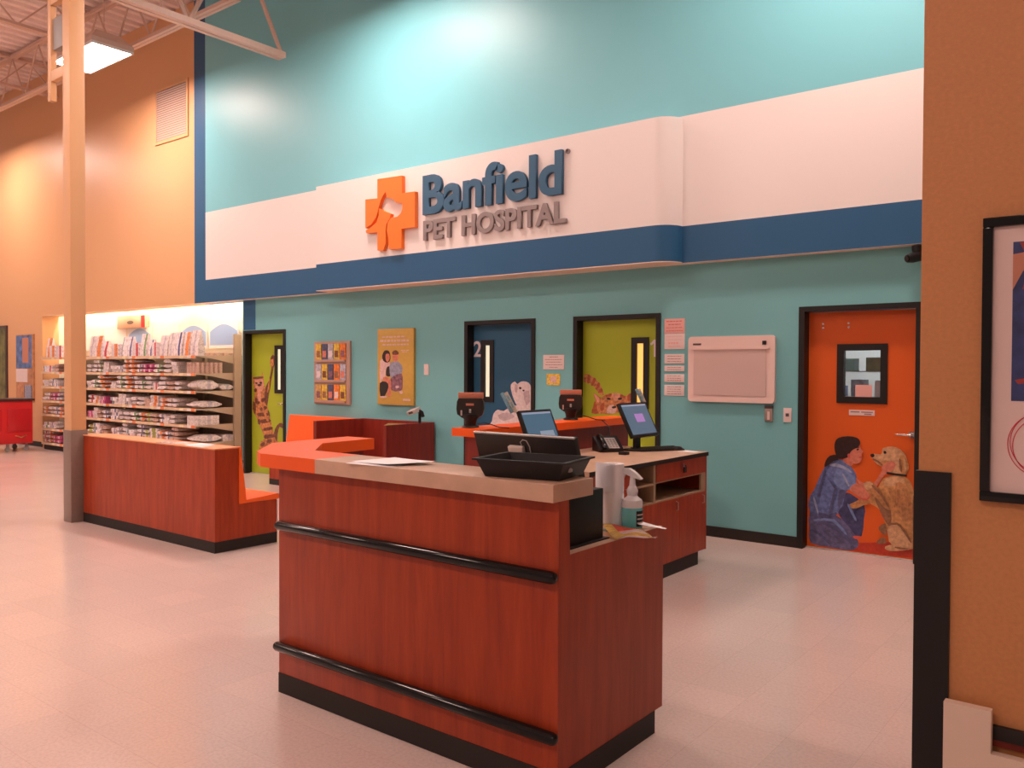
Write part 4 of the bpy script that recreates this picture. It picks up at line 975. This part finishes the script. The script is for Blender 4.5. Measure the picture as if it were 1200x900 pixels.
o = box('teal_card', -1.93, -1.775, 3.10, 3.215, .8975, .9015, 'tealcard'); tag(o, 'teal card lying on the counter in front of the spray bottle', 'card')

# ============================================================ BACK SERVICE DESK
sd = thing('service_desk', 'cherry wood service desk with a raised orange ledge in front of the doors', 'desk', (-3.6, 5.5, 0))
XF = -3.006
box('ledge_wall', -4.08, -3.93, 4.65, 6.78, 0, 1.106, 'wooddark', sd)
tag(prism('ledge_top', [(-4.17, 4.60), (-3.88, 4.60), (-3.88, 6.85), (-4.17, 6.85)], 1.106, 1.166, 'z', 'orange', sd), 'orange ledge')
box('worktop', -3.93, XF + .012, 4.66, 6.492, .888, .921, 'laminate', sd)
box('worktop_edge', XF + .012, XF + .016, 4.66, 6.492, .888, .9195, 'blackframe', sd)
box('side_panel', -3.93, XF, 4.65, 4.67, 0.105, .888, 'wood', sd)
box('end_panel', -3.93, XF, 6.470, 6.490, .105, .888, 'wood', sd)
box('kick_plate', -3.90, XF - .004, 4.68, 6.345, 0, .105, 'rubber', sd)
box('back_panel', -3.93, -3.91, 4.67, 6.47, .105, .888, 'wooddark', sd)
bm = BM()
abox(bm, -3.91, XF - .02, 4.67, 6.47, .105, .125); abox(bm, -3.91, XF - .002, 5.575, 5.605, .125, .888); abox(bm, -3.91, XF - .002, 5.27, 5.30, .125, .888)
abox(bm, -3.91, XF - .004, 5.30, 5.575, .735, .748); abox(bm, -3.91, XF - .004, 5.30, 6.47, .592, .606); abox(bm, -3.91, XF - .004, 5.605, 6.39, .742, .752)
abox(bm, -3.5, -3.49, 5.30, 6.47, .606, .888); abox(bm, XF - .02, XF - .002, 6.39, 6.47, .606, .75)
tag(finish('compartments', bm, 'liner', sd), 'open tan-lined compartments')
dr = box('drawer_front', XF - .018, XF, 5.612, 6.468, .752, .884, 'wood', sd)
bm = BM(); alathe(bm, [(.014, 0), (.014, .004)], (0, 0, 0), 14); bmesh.ops.rotate(bm, verts=bm.verts, cent=(0, 0, 0), matrix=Matrix.Rotation(PI / 2, 3, 'Y')); bmesh.ops.translate(bm, verts=bm.verts, vec=(XF, 6.06, .845)); finish('lock', bm, 'chrome', dr)
bm = BM(); atube(bm, [(XF + .002, 6.06, .845), (XF + .022, 6.06, .845), (XF + .024, 6.05, .80)], .004, 8); abox(bm, XF + .018, XF + .030, 6.02, 6.06, .79, .835)
finish('keys', bm, 'black', dr)
box('drawer_front', XF - .018, XF, 4.67, 5.268, .752, .884, 'wood', sd)
box('drawer_front', XF - .018, XF, 4.67, 5.268, .598, .748, 'wood', sd)
for a, b in ((4.67, 5.268), (5.272, 5.998), (6.002, 6.468)):
    dd = box('cabinet_door', XF - .018, XF, a, b, .108, .594, 'wood', sd)
    tube('handle', [(XF, b - .06, .50), (XF + .02, b - .06, .505), (XF + .02, b - .06, .565), (XF, b - .06, .57)], .004, 'metalgrey', dd, 8)

def terminal(x, y, label):
    """pay terminal on a swivel foot, its back to the clerk side, card slot on top"""
    t = thing('payment_terminal', label, 'payment terminal', (x, y, 1.166), rz=math.radians(30), group='terminals on the orange ledge')
    W = lambda bm: (bm.transform(world_of(t)), bm)[1]
    bm = BM(); alathe(bm, [(.062, 0), (.066, .006), (.060, .014), (.040, .020)], (0, 0, 0), 24); finish('foot', W(bm), 'black', t, True)
    bm = BM(); alathe(bm, [(.042, .018), (.046, .05), (.062, .085), (.060, .10)], (0, 0, 0), 20); finish('neck', W(bm), 'black', t, True)
    bm = BM()
    prof = [(-.098, .10), (-.104, .14), (-.100, .195), (-.088, .218), (.088, .218), (.100, .195), (.104, .14), (.090, .095), (.06, .072), (-.06, .072)]
    aprism(bm, prof, -.028, .026, 'y')
    bmesh.ops.bevel(bm, geom=[e for e in bm.edges if abs(e.verts[0].co.y - e.verts[1].co.y) < 1e-6 and len(e.link_faces) == 2 and abs(e.link_faces[0].normal.dot(e.link_faces[1].normal)) < .5], offset=.006, segments=2, affect='EDGES')
    body = finish('terminal_body', W(bm), 'charcoal', t, True)
    bm = BM(); abox(bm, -.03, .03, -.032, -.028, .165, .182, .001); finish('pale_badge', W(bm), 'cardorange', body)
    bm = BM(); abox(bm, -.006, .010, -.034, -.028, .11, .14, .002); finish('rear_catch', W(bm), 'lightgrey', body)
    bm = BM(); abox(bm, -.07, -.058, -.034, -.028, .09, .13, .002); finish('rear_catch', W(bm), 'lightgrey', body)
    bm = BM(); abox(bm, -.094, .094, -.004, .030, .218, .262, .003); tag(finish('card_holder', W(bm), 'cardorange', t, True), 'orange-pink card on top')
    bm = BM(); atube(bm, [(.05, .01, .03), (.11, .02, .035), (.17, .01, .020), (.22, -.02, .006), (.30, -.05, .004)], .004, 8); finish('cord', W(bm), 'black', t, True)
    return t
t1 = terminal(-4.08, 4.71, 'black payment terminal at the near left end of the orange ledge')
t2 = terminal(-4.07, 6.03, 'black payment terminal farther along the orange ledge, in front of the green door')

def monitor(label, y0, y1, ztop, zbot, xtop, xbot, foot=True):
    """slim screen facing +x, tilted back"""
    yc = (y0 + y1) / 2; w = (y1 - y0); H = math.hypot(ztop - zbot, xbot - xtop); a = math.atan2(xbot - xtop, ztop - zbot)
    t = thing('computer_monitor', label, 'monitor', (-3.66, yc, .921))
    Mm = Matrix.Translation((xbot, yc, zbot)) @ Matrix.Rotation(-a, 4, 'Y')
    q = lambda nm, x0, x1, a0, a1, z0, z1, m, p, bev=0: finish(nm, abox(BM(), x0, x1, a0, a1, z0, z1, bev, 0, Mm), m, p, bev > 0)
    q('shell', -.028, 0, -w / 2, w / 2, 0, H, 'black', t, .004)
    s = q('screen', 0, .002, -w / 2 + .022, w / 2 - .022, .024, H - .020, 'screen', t); tag(s, 'lit blue screen')
    q('task_bar', .002, .003, -w / 2 + .022, w / 2 - .022, H - .035, H - .020, 'screentop', s)
    return t, s, q, H, w
t, s, q, H, w = monitor('monitor with a blue screen and a lilac box at its centre, right of the phone', 5.98, 6.43, 1.325, 1.045, -3.56, -3.42)
q('window_box', .002, .0035, -.055, .085, H * .42, H * .66, 'screenbox', s)
box('stand_post', -3.53, -3.49, 6.17, 6.23, .935, 1.12, 'black', t); box('stand_foot', -3.60, -3.40, 6.10, 6.30, .921, .936, 'black', t, bev=.004)
t, s, q, H, w = monitor('monitor with a blue screen rising just behind the wide black monitor', 4.83, 5.235, 1.300, 1.02, -3.72, -3.60)
q('window_box', .002, .0035, -.03, .14, H * .22, H * .44, 'screenbox2', s)
box('stand_post', -3.70, -3.66, 5.0, 5.06, .935, 1.12, 'black', t); box('stand_foot', -3.76, -3.56, 4.93, 5.13, .921, .936, 'black', t, bev=.004)
def clipcard(label, x, y, z, h, w, rot):
    t = thing('pinned_card', label, 'card', (x, y, z), group='cards clipped to the desk monitors')
    Mq = Matrix.Translation((x, y, z)) @ Matrix.Rotation(math.radians(38), 4, 'Z') @ Matrix.Rotation(rot, 4, 'Y')
    bm = BM(); abox(bm, -w / 2, 0, -.02, .02, 0, h, .006, 0, Mq); finish('blue_side', bm, 'cardblue', t, True)
    bm = BM(); abox(bm, 0, w / 2, -.022, -.004, -.01, h * .95, .003, 0, Mq); finish('pale_side', bm, 'cardpale', t, True)
    bm = BM(); abox(bm, w * .12, w * .36, -.0235, -.022, h * .2, h * .45, 0, 0, Mq); abox(bm, w * .12, w * .36, -.0235, -.022, h * .55, h * .8, 0, 0, Mq); finish('print', bm, 'cardblue', t)
clipcard('blue and white card clipped above the left desk monitor', -3.74, 4.80, 1.290, .165, .055, -.48)
clipcard('small blue and white card clipped above the monitor with the lilac box', -3.585, 6.44, 1.326, .125, .042, -.42)

# phone, keyboard, mouse and bits
ph_ = thing('desk_phone', 'black desk phone with a pale keypad left of the lilac box monitor', 'telephone', (-3.66, 5.98, .921), rz=math.radians(50))
W = lambda bm: (bm.transform(world_of(ph_)), bm)[1]
bm = BM(); aprism(bm, [(-.10, 0), (.10, 0), (.10, .11), (.08, .125), (-.10, .03)], -.105, .105, 'x'); bmesh.ops.bevel(bm, geom=bm.edges[:], offset=.004, segments=2, affect='EDGES'); finish('phone_base', W(bm), 'black', ph_, True)
Mk = Matrix.Rotation(math.atan2(.095, .18), 4, 'X')
bm = BM(); abox(bm, -.02, .07, -.072, .085, .0745, .0785, 0, 0, Matrix.Translation((0, 0, 0)) @ Mk); finish('keypad', W(bm), 'lightgrey', ph_)
bm = BM()
for i in range(3):
    for j in range(5): abox(bm, -.012 + i * .027, .006 + i * .027, -.06 + j * .027, -.045 + j * .027, .0785, .0815, 0, 0, Mk)
finish('keys', W(bm), 'grey', ph_)
bm = BM(); pts = [Mk @ Vector(v_) for v_ in [(-.066, -.09, .085), (-.066, -.06, .106), (-.066, 0, .110), (-.066, .06, .106), (-.066, .095, .088)]]
atube(bm, pts, [.022, .020, .015, .020, .022], 12); finish('handset', W(bm), 'blackgloss', ph_, True)
kb = thing('keyboard', 'black keyboard on the service desk in front of the lilac box monitor', 'keyboard', (-3.38, 6.33, .921), rz=math.radians(62))
W = lambda bm: (bm.transform(world_of(kb)), bm)[1]
bm = BM(); aprism(bm, [(-.085, 0), (.085, 0), (.085, .026), (-.085, .012)], -.215, .215, 'x'); finish('keyboard_base', W(bm), 'black', kb)
bm = BM()
for i in range(15):
    for j in range(5): 
        yy = -.070 + j * .028; zz = .012 + (yy + .085) * .0824
        abox(bm, -.205 + i * .0275, -.182 + i * .0275, yy, yy + .022, zz, zz + .006)
tag(finish('keys', W(bm), 'charcoal', kb), None, None, None, 'stuff')
ms = thing('computer_mouse', 'black mouse beside the keyboard near the end of the service desk', 'mouse', (-3.25, 6.44, .921), rz=math.radians(60))
bm = BM(); bmesh.ops.create_uvsphere(bm, u_segments=16, v_segments=10, radius=1)
for v_ in bm.verts: v_.co = (v_.co.x * .055, v_.co.y * .033, max(0, v_.co.z * .034))
bm.transform(world_of(ms)); finish('mouse_body', bm, 'black', ms, True)
bm = BM(); abox(bm, .018, .038, -.003, .003, .024, .034, .001); bm.transform(world_of(ms)); finish('scroll_wheel', bm, 'grey', ms)
o = box('stapler', -3.44, -3.37, 5.78, 5.84, .921, .945, 'black', bev=.006); tag(o, 'small black stapler between the phone and the keyboard', 'stapler')
paper('paper_slip', 'white paper slip at the far end corner of the service desk', [(-3.20, 6.36), (-3.05, 6.33), (-3.04, 6.44), (-3.17, 6.48)], .9215)
tube('cable', [(-3.86, 6.2, 1.167), (-3.75, 6.16, 1.10), (-3.72, 6.1, .97), (-3.72, 6.05, .925)], .004, 'black').name = 'power_cable'
tag(bpy.data.objects['power_cable'], 'black cable hanging from the orange ledge behind the phone', 'cable')

# ============================================================ WAITING BENCHES
b1 = thing('waiting_bench', 'long cherry wood bench with orange vinyl seat, beside the tan column', 'bench', (-7.6, 4.38, 0))
x0, x1 = -8.845, -6.435
prism('body', [(4.066, .097), (4.70, .097), (4.70, .398), (4.30, .398), (4.295, .895), (4.066, .895)], x0, x1, 'x', 'wood', b1)
tag(box('top_cap', x0, x1 + .002, 4.060, 4.300, .895, .906, 'benchtop', b1), 'orange-brown top')
box('kick_plate', x0 + .001, x1 + .003, 4.062, 4.703, 0, .097, 'rubber', b1)
bm = BM(); aprism(bm, [(4.302, .904), (4.322, .906), (4.378, .420), (4.378, .400), (4.302, .400)], x0 + .01, x1 + .004, 'x'); tag(finish('backrest', bm, 'orangevinyl', b1), 'orange vinyl backrest')
bm = BM(); aprism(bm, [(4.378, .403), (4.715, .400), (4.735, .415), (4.732, .440), (4.71, .450), (4.378, .428)], x0 + .01, x1 + .004, 'x'); tag(finish('seat_cushion', bm, 'orangevinyl', b1), 'orange vinyl seat')
box('end_strip', x1 - .01, x1 + .002, 4.704, 4.712, .10, .39, 'signpaper', b1)
paper('paper_sheet', 'white paper sheet near the right end of the bench top', [(-6.93, 4.075), (-6.66, 4.07), (-6.70, 4.24), (-6.96, 4.27)], .9065, group=None)
paper('paper_sheet', 'second white sheet fanned over the one on the bench top', [(-7.02, 4.10), (-6.78, 4.12), (-6.74, 4.28), (-7.00, 4.28)], .909, lift=.003)
for i, (x, y, r, l) in enumerate([(-7.33, 4.15, .2, 'left'), (-7.18, 4.19, -.3, 'right')]):
    bm = abox(BM(), -.10, .10, -.065, .065, 0, .004, 0, 0, Matrix.Translation((x, y, .9065)) @ Matrix.Rotation(r, 4, 'Z'))
    o = finish('leaflet', bm, 'p_dogw' if i else 'b_grey'); tag(o, '%s one of two thin leaflets on the middle of the bench top' % l, 'leaflet', 'leaflets on the bench')

b2 = thing('corner_bench', 'cherry wood bench nook with orange backrest along the teal back wall', 'bench', (-8.4, 7.2, 0))
box('seat_base', -9.75, -8.36, 7.00, 7.475, .08, .41, 'wood', b2); box('kick_plate', -9.75, -8.36, 7.0, 7.475, 0, .08, 'rubber', b2)
tag(box('seat_cushion', -9.74, -8.36, 6.98, 7.36, .41, .455, 'orangevinyl', b2, bev=.012), 'orange vinyl seat')
bm = BM(); aprism(bm, [(7.26, .46), (7.40, .46), (7.475, .94), (7.34, .955), (7.335, .945)], -9.745, -8.362, 'x'); tag(finish('backrest', bm, 'orangevinyl', b2), 'orange vinyl backrest')
box('side_screen', -8.36, -8.305, 6.655, 7.475, 0, .95, 'wooddark', b2)
box('back_screen', -8.305, -7.11, 7.425, 7.475, 0, .95, 'wooddark', b2)
box('front_screen', -7.11, -7.06, 6.665, 7.475, 0, .95, 'wooddark', b2)
tag(prism('corner_top', [(-7.11, 6.67), (-7.11, 7.08), (-7.36, 6.98)], .90, .948, 'z', 'greenmat', b2), 'olive green corner top')
sc = thing('scale_display', 'grey readout on a black stem above the bench nook', 'display', (-7.10, 7.2, .95))
tube('stem', [(-7.085, 7.24, .95), (-7.085, 7.24, 1.075)], .018, 'black', sc)
bm = abox(BM(), -.085, .075, -.05, .05, -.025, .025, .010, 0, Matrix.Translation((-7.12, 7.18, 1.095)) @ Matrix.Rotation(math.radians(-14), 4, 'Y') @ Matrix.Rotation(math.radians(20), 4, 'X'))
finish('head', bm, 'lightgrey', sc, True)
bm = abox(BM(), -.05, .02, -.0515, -.050, -.012, .014, 0, 0, Matrix.Translation((-7.12, 7.18, 1.095)) @ Matrix.Rotation(math.radians(-14), 4, 'Y') @ Matrix.Rotation(math.radians(20), 4, 'X'))
finish('readout', bm, 'darkplate', sc)
bm = BM(); atube(bm, [(-7.06, 7.20, 1.10), (-7.03, 7.22, 1.08), (-7.03, 7.24, 1.03)], .022, 10); finish('bracket', bm, 'black', sc, True)

# ============================================================ LEFT WALL THINGS
ct = thing('red_cabinet', 'bright red wheeled cabinet with a dark top near the tan wall', 'cabinet', (-17.55, 6.4, 0))
box('carcass', -17.90, -17.20, 5.80, 6.95, .15, .965, 'redpaint', ct, bev=.006)
box('top', -17.93, -17.17, 5.77, 6.975, .965, 1.005, 'darktop', ct, bev=.004)
box('door_panel', -17.20, -17.185, 6.50, 6.91, .385, .82, 'redpanel', ct, bev=.004)
box('door_panel', -17.20, -17.185, 5.88, 6.40, .385, .82, 'redpanel', ct, bev=.004)
dw = box('drawer_front', -17.20, -17.188, 5.88, 6.91, .19, .355, 'redpaint', ct, bev=.003)
tag(tube('handle', [(-17.185, 6.63, .305), (-17.165, 6.68, .29), (-17.168, 6.73, .268), (-17.165, 6.78, .29), (-17.185, 6.83, .305)], .009, 'brass', dw, 8), 'brass handle')
for i, (x, y) in enumerate([(-17.28, 6.53), (-17.28, 6.86), (-17.28, 5.9), (-17.82, 5.9), (-17.82, 6.86)]):
    bm = BM(); atube(bm, [(x - .012, y, .045), (x + .012, y, .045)], .045, 14); abox(bm, x - .02, x + .02, y - .02, y + .02, .08, .15); finish('caster', bm, 'grey', ct, True)
pb = thing('wall_display', 'narrow brown wall board with a blue picture and leaflets, above the red cabinet', 'notice board', (-18.6, YU, .92))
box('board', -18.99, -18.15, YU - .03, YU, .905, 2.285, 'picgold', pb)
box('picture', -18.97, -18.23, YU - .034, YU - .03, 1.585, 2.27, 'picblue', pb)
box('picture_figure', -18.66, -18.36, YU - .036, YU - .034, 1.70, 2.22, 'photoskin', pb)
box('paper_panel', -18.97, -18.43, YU - .038, YU - .03, 1.30, 1.575, 'signpaper', pb)
box('leaflet_pocket', -18.93, -18.55, YU - .05, YU - .03, .93, 1.24, 'picgold', pb); box('leaflet_pocket', -18.52, -18.22, YU - .05, YU - .03, .93, 1.24, 'p_blue2', pb)
dp = thing('dark_poster', 'tall dark green picture in a brown frame at the left edge', 'picture', (-20.0, YU, .9))
box('frame', -20.9, -19.47, YU - .03, YU, .87, 2.50, 'darktop', dp); box('picture', -20.84, -19.54, YU - .034, YU - .03, .93, 2.44, 'picgreen', dp)

# ============================================================ FOOD SHELVES
YS, YB = 7.18, 7.94
LV = [1.80, 1.52, 1.24, .965, .70, .42, .14]
BX = [-17.38, -16.47, -15.556, -14.64, -13.727, -12.813, -11.90]
nm_b = ['at the far left end', 'behind the tan column', 'just right of the column', 'third from the right', 'second from the right', 'at the right end beside the green door']
def shelfunit(i):
    a, b = BX[i], BX[i + 1]
    t = thing('shelf_unit', 'beige store shelving bay %s, stocked with pet food' % nm_b[i], 'shelving', ((a + b) / 2, 7.56, 0), group='store shelving bays')
    box('back_panel', a, b, YB, YB + .03, .10, 1.84, 'shelfback', t)
    box('base', a + .001, b - .001, YS + .05, YB, 0.0, .105, 'rubber', t)
    for x in (a + .015, b - .015): box('upright', x - .014, x + .014, YB - .05, YB, .105, 1.86, 'shelfbeige', t)
    for k, z in enumerate(LV):
        s = box('shelf', a + .002, b - .002, YS + .012, YB - .05, z - .022, z, 'shelfbeige', t)
        box('price_rail', a + .002, b - .002, YS, YS + .012, z - .040, z + .004, 'price', s)
        if i == 5 and k < 6:
            prism('shelf_bracket', [(YS + .02, z - .012), (YS + .02, z - .004), (YB - .04, z + .012), (YB - .04, z - .128), (YS + .30, z - .045)], b - .002, b + .003, 'x', 'shelfbeige', s)
    hp = box('header_panel', a + .02, b - .02, YB + .03, YB + .036, 1.94, 2.36, 'white', t)
    n = 14; pts = [(a + .06 + (b - a - .12) * k / n, 2.22 + .12 * math.sin(PI * k / n)) for k in range(n + 1)] + [(b - .06, 1.99), (a + .06, 1.99)]
    if i not in (0, 1, 3): tag(prism('blue_arch', pts, YB + .028, YB + .03, 'y', 'skyblue', hp), 'pale blue arch')
    return t
for i in range(6): shelfunit(i)
bm = BM(); abox(bm, BX[6] + .004, BX[6] + .05, YB - .09, YB + .03, 0, 2.16)
o = finish('end_post', bm, 'shelfbeige'); tag(o, 'beige end post of the shelving beside the green cat door', 'post')
hs = thing('hanging_sign', 'cream and red box sign above the shelves', 'sign', (-15.3, 7.98, 2.33))
box('panel', -15.86, -14.82, 7.93, 8.02, 2.35, 2.59, 'signcream', hs, bev=.004); box('red_end', -14.95, -14.82, 7.926, 7.93, 2.36, 2.58, 'redpaint', hs)
bm = BM(); alathe(bm, [(.12, -.004), (.12, 0)], (-15.35, 7.93, 2.46), 24, 0, 'y')
for v_ in bm.verts: v_.co.z = 2.46 + (v_.co.z - 2.46) * .28
finish('oval_mark', bm, 'darkplate', hs)

def pillow(w, d, h, ends=.75):
    bm = BM(); bmesh.ops.create_cube(bm, size=2.0)
    bmesh.ops.subdivide_edges(bm, edges=bm.edges[:], cuts=4, use_grid_fill=True)
    for v_ in bm.verts:
        u, v2, q = v_.co
        f = (1 - ends * abs(u) ** 4) * (1 - .35 * abs(v2) ** 4)
        v_.co = (u * w / 2 * (1 - .05 * abs(v2) ** 3), v2 * d / 2, h / 2 + q * h / 2 * f)
    return bm
def standing(w, d, h):
    bm = BM(); bmesh.ops.create_cube(bm, size=2.0)
    bmesh.ops.subdivide_edges(bm, edges=bm.edges[:], cuts=4, use_grid_fill=True)
    for v_ in bm.verts:
        u, v2, q = v_.co; t = (q + 1) / 2
        dd = d / 2 * (1 - .85 * max(0, t - .35) / .65) * (1 - .15 * u * u)
        v_.co = (u * w / 2 * (1 - .05 * math.sin(PI * t)), v2 * dd + .01 * math.sin(3 * u), t * h)
    return bm
protos = {}
INK = {'k_red': 'red', 'k_orange': 'orange', 'k_green': 'green', 'k_navy': 'navy', 'k_magenta': 'magenta', 'k_brown': 'brown', 'k_teal': 'dark teal', 'k_plain': 'plain grey', 'k_lime': 'lime'}
def item(kind, m, dims, label, loc_, group, cat, rz=0):
    key = (kind, m, dims)
    w, d, h = dims
    if key not in protos:
        if kind == 'pet_food_bag': bm = pillow(w, d, h)
        elif kind == 'standing_bag': bm = standing(w, d, h)
        elif kind == 'food_can': bm = alathe(BM(), [(w / 2 * .94, 0), (w / 2, .003), (w / 2, h - .004), (w / 2 * .94, h)], (0, 0, 0), 16)
        else: bm = abox(BM(), -w / 2, w / 2, -d / 2, d / 2, 0, h, .004)
        o = finish(kind, bm, m, None, True, origin=(0, 0, 0)); protos[key] = o
    else:
        o = protos[key].copy(); COL.objects.link(o)
    o.location = loc_; o.rotation_euler = (0, 0, rz)
    o['label'] = label; o['category'] = cat; o['group'] = group
    return o
ORD = ['top', 'second', 'third', 'fourth', 'fifth', 'sixth', 'bottom']
NUM = ['first', 'second', 'third', 'fourth', 'fifth', 'sixth', 'seventh', 'eighth', 'ninth', 'tenth', 'eleventh', 'twelfth', 'thirteenth', 'fourteenth']
POS = {1: [''], 2: ['lower', 'upper'], 3: ['bottom', 'middle', 'top'], 4: ['bottom', 'second', 'third', 'top']}
KW = ['k_red', 'k_orange', 'k_green', 'k_navy', 'k_plain', 'k_plain', 'k_plain', 'k_brown', 'k_teal', 'k_plain', 'k_magenta', 'k_lime', 'k_navy', 'k_orange']
WS = [.16, .20, .24]
rnd = random.Random(11)
def fill(xa, xb, side, lv):
    for k in lv:
        z = LV[k] + .001; gap = (LV[k - 1] - LV[k] - .045) if k > 0 else .42
        x = xa; n = 0
        while True:
            w = rnd.choice(WS)
            if x + w > xb: break
            m = rnd.choice(KW)
            where = '%s %s, %s shelf' % (NUM[n], side, ORD[k])
            if k == 0:
                h = rnd.choice([.28, .34, .38])
                if rnd.random() < .28:
                    for s in range(3):
                        item('food_box', m if m != 'k_plain' else 'k_red', (w, .22, .075), '%s banded food box, %s of stack, %s' % (INK[m if m != 'k_plain' else 'k_red'], POS[3][s], where), (x + w / 2, YS + .15, z + s * .0755), 'food boxes on the shelves', 'food box')
                else:
                    item('standing_bag', m, (w, .12, h), '%s printed bag standing upright, %s' % (INK[m], where), (x + w / 2, YS + .10 + rnd.uniform(0, .05), z), 'upright bags on the top shelf', 'pet food bag')
            else:
                r = rnd.random()
                hh = .078 if r < .75 else .06
                cnt = rnd.choice([2, 2, 3, 3])
                kind = 'pet_food_bag' if r < .75 else 'food_box'
                cnt = min(cnt, int(gap / hh))
                for s in range(cnt):
                    lab = '%s printed %s, %s, %s' % (INK[m], 'flat bag' if kind == 'pet_food_bag' else 'carton', (POS[cnt][s] + ' of stack') if cnt > 1 else 'unstacked', where)
                    item(kind, m, (w, .36, hh), lab, (x + w / 2, YS + .20 + rnd.uniform(-.01, .03), z + s * (hh + .0008)), 'bags and boxes on the shelves', 'pet food bag' if kind == 'pet_food_bag' else 'food box', rnd.uniform(-.03, .03))
            n += 1; x += w + rnd.choice([.012, .015, .02, .05])
fill(BX[0] + .03, -16.50, 'from the left end', range(7))
fill(-15.53, BX[3] - .04, 'right of the column', range(6))
fill(BX[3] + .0, -12.36, 'right of the bay joint', range(6))
fill(-12.36, -12.16, 'nearest the end', [0])
# goods seen from the side at the right end
for k, z in ((1, 1.52),):
    for r_ in range(6):
        for s in range(4):
            item('food_can', 'k_brown', (.074, .074, .043), '%s can of %s column back along the right end, second shelf' % (POS[4][s], NUM[r_]), (-11.95, YS + .07 + r_ * .079, z + .001 + s * .0435), 'cans at the right end of the second shelf', 'food can')
    for c_ in range(3):
        for s in range(4):
            item('food_can', 'k_brown', (.074, .074, .043), '%s can of %s column left of the front right corner, second shelf' % (POS[4][s], NUM[c_]), (-12.03 - c_ * .08, YS + .07, z + .001 + s * .0435), 'cans at the right end of the second shelf', 'food can')
def sidebag(z, y, d, h, lab, m='k_plain', n=1, kind='pet_food_bag'):
    for s in range(n):
        item(kind, m, (d, .30, h), lab + (', %s one' % POS[n][s] if n > 1 else ''), (-12.07, y, z + .001 + s * (h + .001)), 'goods seen from the side at the right shelf end', 'pet food bag' if kind != 'food_box' else 'food box', PI / 2)
sidebag(1.24, YS + .24, .38, .18, 'large plump grey food bag at the front right end of the third shelf')
sidebag(1.24, YS + .57, .26, .115, 'smaller grey food bag behind the plump one on the third shelf')
sidebag(.965, YS + .26, .46, .12, 'flat pointed grey food bag at the right end of the fourth shelf')
sidebag(.70, YS + .24, .38, .075, 'grey food carton at the right end of the fifth shelf', n=2, kind='food_box')
sidebag(.42, YS + .26, .44, .13, 'plump grey food bag at the right end of the sixth shelf')
sidebag(.42, YS + .60, .20, .11, 'grey carton at the back of the right end of the sixth shelf', kind='food_box')
item('standing_bag', 'k_plain', (.22, .14, .40), 'tallest pale bag standing at the right end of the top shelf', (-12.03, YS + .12, 1.801), 'upright bags on the top shelf', 'pet food bag')
sidebag(1.80, YS + .52, .34, .05, 'flat brown carton lying at the back right of the top shelf', 'k_brown', kind='food_box')

# ============================================================ CAMERA, WORLD, RENDER SETTINGS
pitch, yaw, roll = math.radians(-0.984), math.radians(38.06), math.radians(.238)
cam = bpy.data.cameras.new('camera'); co = bpy.data.objects.new('camera', cam); COL.objects.link(co)
cam.sensor_width = 36; cam.lens = 975.68 / 1200 * 36; cam.clip_start = .05; cam.clip_end = 100
Mc = Matrix.Rotation(yaw, 4, 'Z') @ Matrix.Rotation(PI / 2 + pitch, 4, 'X') @ Matrix.Rotation(roll, 4, 'Z')
co.matrix_world = Matrix.Translation((0, 0, 1.6)) @ Mc
SC.camera = co
w = bpy.data.worlds.new('world'); SC.world = w; w.use_nodes = True
w.node_tree.nodes['Background'].inputs['Color'].default_value = (1.0, .70, .60, 1)
w.node_tree.nodes['Background'].inputs['Strength'].default_value = 0.24
SC.view_settings.view_transform = 'Standard'; SC.view_settings.look = 'None'
SC.view_settings.exposure = EXPOSURE; SC.view_settings.gamma = 1; SC.view_settings.use_curve_mapping = False
